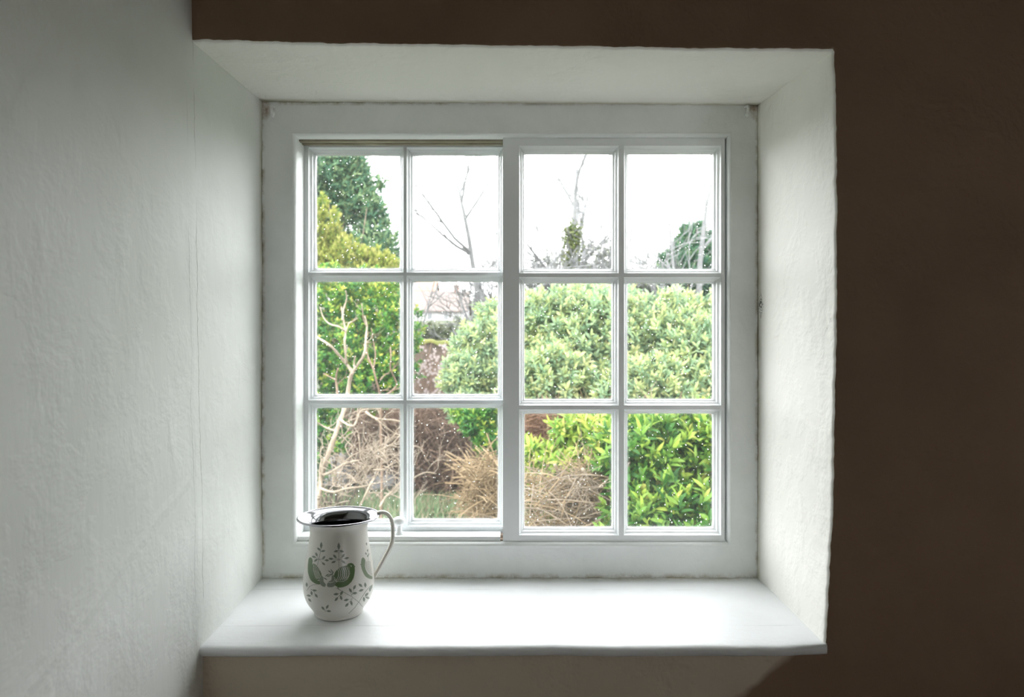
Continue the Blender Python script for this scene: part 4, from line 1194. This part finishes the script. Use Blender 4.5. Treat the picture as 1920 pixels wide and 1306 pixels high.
# two thick dead branches
for lab, pp, w0, w1, d in (('thick forked dead branch lying lower right of the third column', [(1092, 878), (1104, 898), (1118, 920), (1130, 940), (1140, 965)], 7, 5, 4.5),
                           ('long dead branch sloping through the third column beneath the sprigs', [(975, 942), (1015, 930), (1050, 915), (1075, 900), (1110, 885)], 4.5, 3, 4.6),
                           ('pale broken stem rising behind the third column tangle', [(1040, 870), (1048, 890), (1052, 910)], 6, 4, 4.7)):
    a_ = MB(); pts = catmull([P(a, c, d + .03 * i) for i, (a, c) in enumerate(pp)], 4)
    rads = [lerp(w0, w1, i / (len(pts) - 1)) / F * d * .5 for i in range(len(pts))]; a_.tube(pts, rads, 8)
    for i in range(2, len(pts), 2): twiglet(a_, pts[i], Vector((rnd.gauss(0, 1), 0, rnd.gauss(-.3, .6))).normalized(), .22, .004, 2)
    tag(a_.build('dead_branch', M['bark_pale'] if w0 > 5 else M['straw'], smooth=True, origin=tuple(pts[0])), lab, 'branch', 'dead branches below the laurel')

# ---- stones
def stone(label, px, py, d, sx, sy, sz, seed):
    import bmesh
    bm = bmesh.new(); bmesh.ops.create_icosphere(bm, subdivisions=4, radius=1)
    for v in bm.verts:
        q = v.co.copy(); n1 = noise.noise(q * 1.3 + Vector((seed, 0, 0))); n2 = noise.noise(q * 4 + Vector((seed, 5, 0)))
        q *= 1 + .22 * n1 + .07 * n2; v.co = Vector((q.x * sx, q.y * sy, max(q.z, -.5) * sz))
    me = bpy.data.meshes.new('garden_stone'); bm.to_mesh(me); bm.free(); me.materials.append(M['stone'])
    for p in me.polygons: p.use_smooth = True
    o = bpy.data.objects.new('garden_stone', me); COL.objects.link(o); o.location = P(px, py, d); o.rotation_euler = (0, .15 * seed, seed); tag(o, label, 'stone', 'stones in the undergrowth'); return o
stone('grey boulder behind the pale twigs, near the left jamb', 635, 890, 12.0, .42, .34, .34, 1)
stone('flat grey boulder right of the twigs in the left bottom pane', 722, 903, 11.8, .50, .3, .26, 2)
stone('pale slab of stone above the flat boulder', 702, 868, 12.3, .26, .2, .07, 3)

# ---- grass
rg = np.random.default_rng(5); nG = 30000
gxs = rg.uniform(-5.0, 2.6, nG); gys = rg.uniform(8.6, 13.2, nG)
msk = (np.sin(gxs * 3.1 + 1) + np.cos(gys * 2.3) + rg.normal(0, .8, nG)) > -.5
gxs, gys = gxs[msk], gys[msk]; nG = len(gxs)
gp = np.array([(a, c, ground_z(a, c)) for a, c in zip(gxs.tolist(), gys.tolist())])
gd = unit(np.stack([rg.normal(0, .4, nG), rg.normal(0, .4, nG), np.ones(nG)], -1))
o = leaf_mesh('grass', gp, gd, unit(rg.normal(size=(nG, 3)) * .3 + np.array([0, -1, .2])), rg.uniform(.12, .32, nG), rg.uniform(.010, .022, nG), np.clip(rg.normal(.72, .25, nG), 0, 1), M['grass'], None, Vector((0, 11, GZ)), droop=.5)
tag(o, 'rough pale green grass at the foot of the undergrowth', 'grass', kind='stuff')

# ---- flowering shrub beside the old wall
FS = empty('flowering_shrub', (X(815, 12), 12, ground_z(X(815, 12), 12))); tag(FS, 'twiggy brown shrub dotted with pinkish white blossom before the mossy wall', 'shrub')
a_ = MB(); rn = random.Random(9); tips = []
for k in range(70):
    b_ = Vector(FS.location) + Vector((rn.uniform(-.3, .3), rn.uniform(-.2, .2), 0)); e = P(rn.uniform(778, 870), rn.uniform(640, 790), rn.uniform(11.6, 12.4))
    pts = catmull([b_, b_.lerp(e, .5) + Vector((rn.uniform(-.2, .2), 0, .15)), e], 4); a_.tube(pts, [lerp(.012, .004, i/(len(pts)-1)) for i in range(len(pts))], 4); tips.append(e)
    for q in range(3): twiglet(a_, pts[-2 - q], Vector((rn.gauss(0, 1), rn.gauss(0, .5), rn.gauss(0, .8))).normalized(), .3, .005, 1)
a_.build('stems', M['dead'], FS, smooth=True)
nP = 210; ctr = np.array([tuple(P(rn.uniform(783, 868), 645 + 100 * rn.random(), rn.uniform(11.3, 11.9))) for _ in range(nP)])
pb = np.repeat(ctr, 5, 0); an = np.tile(np.arange(5) * 1.2566, nP) + np.repeat(rg.uniform(0, 6, nP), 5)
pd = unit(np.stack([np.cos(an), -.35 + 0*an, np.sin(an)], -1))
leaf_mesh('blossoms', pb, pd, np.array([0, -1, .1]) + 0 * pd, np.full(nP*5, .027), np.full(nP*5, .024), np.zeros(nP*5), M['petal'], FS, Vector(FS.location))['kind'] = 'stuff'

# ---- old garden wall with mossy coping
GW = empty('garden_wall', (X(820, 16), 16.2, ground_z(X(820, 16), 16))); tag(GW, 'old brown garden wall with moss covered top beyond the blossom', 'wall')
M['oldwall'] = outside('weathered_brown_masonry', (.12, .085, .06), .95, (.22, .16, .12), 5, .8, .04)
M['moss'] = outside('yellow_green_moss', (.20, .24, .05), .95, (.38, .36, .10), 9, .9, .04)
mb = MB(); zt_ = Z(641, 16)
nxw = 60; vs = []
for i in range(nxw + 1):
    x = lerp(X(660, 16), X(960, 16), i / nxw); t = zt_ + .05 * nz((x, 0, 0), 1.7)
    vs += [(x, 16, GW.location.z - .2), (x, 16 + .03 * nz((x, 4, 0), 3), t), (x, 16.35, t), (x, 16.35, GW.location.z - .2)]
fs = []
for i in range(nxw): 
    for j in range(3): fs.append((i*4+j, (i+1)*4+j, (i+1)*4+j+1, i*4+j+1))
mb.add(vs, fs); mb.build('masonry', M['oldwall'], GW)
mb = MB(); vs = []
for i in range(nxw * 3 + 1):
    x = lerp(X(660, 16), X(960, 16), i / nxw / 3); t = zt_ + .05 * nz((x, 0, 0), 1.7)
    h_ = .05 + .04 * nz((x, 1, 0), 6)
    vs += [(x, 15.95, t - .05 - .05*nz((x, 2, 0), 5)), (x, 15.94, t + h_*.5), (x, 16.1, t + h_), (x, 16.3, t + h_*.8), (x, 16.40, t)]
fs = []
for i in range(nxw * 3):
    for j in range(4): fs.append((i*5+j, (i+1)*5+j, (i+1)*5+j+1, i*5+j+1))
mb.add(vs, fs); mb.build('moss', M['moss'], GW, smooth=True)

# ---- houses
M['render_w'] = outside('white_house_render', (.78, .77, .76), .9, (.70, .69, .69), 1.0, .2)
def tile_mat(name, c1, c2):
    c1 = tuple(v * EXT for v in c1); c2 = tuple(v * EXT for v in c2)
    m, n, b, _ = mat(name); co = obj_coords(n)
    x = N(n, 'ShaderNodeTexBrick'); x.inputs['Scale'].default_value = 1; x.inputs['Brick Width'].default_value = .3; x.inputs['Row Height'].default_value = .3
    x.inputs['Mortar Size'].default_value = .02; x.inputs['Color1'].default_value = (*c1, 1); x.inputs['Color2'].default_value = (*c2, 1)
    x.inputs['Mortar'].default_value = tuple(v * .5 for v in c1) + (1,)
    n.links.new(co, x.inputs['Vector']); n.links.new(x.outputs[0], b.inputs['Base Color']); b.inputs['Roughness'].default_value = .9; return m
M['tile_brown'] = tile_mat('brown_roof_tiles', (.30, .23, .21), (.38, .31, .28)); M['tile_orange'] = tile_mat('orange_roof_tiles', (.62, .30, .20), (.70, .38, .26))
M['brick_red'] = tile_mat('red_chimney_brick', (.52, .27, .21), (.60, .33, .26))
M['window_dark'] = outside('house_window_glass', (.10, .12, .13), .1); M['window_frame_w'] = outside('white_window_joinery', (.8, .8, .8), .5)
def house(label, x0, x1, ye, yr, d, depth, roof, wallm, wins, chims, group='houses beyond the garden'):
    xa, xb = X(x0, d), X(x1, d); ze = Z(ye, d); zb = ground_z((xa + xb) / 2, d) - .5
    root = empty('house', ((xa + xb) / 2, d + depth / 2, zb)); tag(root, label, 'house', group)
    mb = MB(); mb.box((xa, d, zb), (xb, d + depth, ze))
    dm = d + depth / 2; zr = Z(yr, dm)
    mb.add([(xa, d, ze), (xa, d + depth, ze), (xa, dm, zr)], [(0, 1, 2)]); mb.add([(xb, d, ze), (xb, d + depth, ze), (xb, dm, zr)], [(0, 2, 1)])
    mb.build('wall', wallm, root)
    mb = MB(); o_ = .35; th_ = .18
    for sgn in (-1, 1):
        ye_ = dm + sgn * (depth / 2 + o_); zl = ze - o_ * (zr - ze) / (depth / 2)
        mb.add([(xa - o_, ye_, zl), (xb + o_, ye_, zl), (xb + o_, dm, zr), (xa - o_, dm, zr), (xa - o_, ye_, zl + th_), (xb + o_, ye_, zl + th_), (xb + o_, dm, zr + th_), (xa - o_, dm, zr + th_)],
               [(0,1,2,3),(4,7,6,5),(0,4,5,1),(3,2,6,7),(0,3,7,4),(1,5,6,2)])
    mb.build('roof', roof, root)
    for (wx, wy, ww, wh) in wins:
        c = P(wx, wy, d); hw, hh_ = ww / F * d / 2, wh / F * d / 2
        f = MB(); t = .09
        for (a, b_) in (((c.x-hw-t, c.z-hh_-t), (c.x+hw+t, c.z-hh_)), ((c.x-hw-t, c.z+hh_), (c.x+hw+t, c.z+hh_+t)), ((c.x-hw-t, c.z-hh_), (c.x-hw, c.z+hh_)), ((c.x+hw, c.z-hh_), (c.x+hw+t, c.z+hh_)), ((c.x-.03, c.z-hh_), (c.x+.03, c.z+hh_))):
            f.box((a[0], d - .06, a[1]), (b_[0], d + .02, b_[1]))
        fo = f.build('window', M['window_frame_w'], root); g = MB(); g.box((c.x-hw, d - .03, c.z-hh_), (c.x+hw, d - .005, c.z+hh_))
        go = g.build('pane', M['window_dark']); go.parent = fo
    for (cx, ct, cw) in chims:
        c0 = X(cx, dm); hw = cw / F * dm / 2; mb = MB(); mb.box((c0 - hw, dm - hw, zr - 1), (c0 + hw, dm + hw, Z(ct, dm)))
        mb.box((c0 - hw*1.15, dm - hw*1.15, Z(ct, dm) - .2), (c0 + hw*1.15, dm + hw*1.15, Z(ct, dm)))
        ch = mb.build('chimney', M['brick_red'], root)
        pt = MB(); pt.lathe([(.0, 0), (.14, 0), (.12, .5), (.0, .5)], (c0, dm, Z(ct, dm)), 10); po = pt.build('chimney_pot', M['brick_red']); po.parent = ch
    return root
house('long white cottage with brown tiled roof seen through the second middle pane', 700, 872, 582, 548, 85, 9, M['tile_brown'], M['render_w'], [(806, 592, 7, 14), (836, 593, 6, 12), (770, 592, 7, 14)], [(856, 534, 10)])
house('orange roofed house behind the white cottage', 745, 812, 545, 526, 112, 9, M['tile_orange'], M['render_w'], [(800, 560, 6, 8)], [])
house('pale house largely hidden behind the laurel bank at the right', 1232, 1420, 572, 540, 62, 8, M['tile_brown'], M['render_w'], [(1326, 590, 12, 22), (1268, 590, 12, 18)], [(1390, 520, 10)])
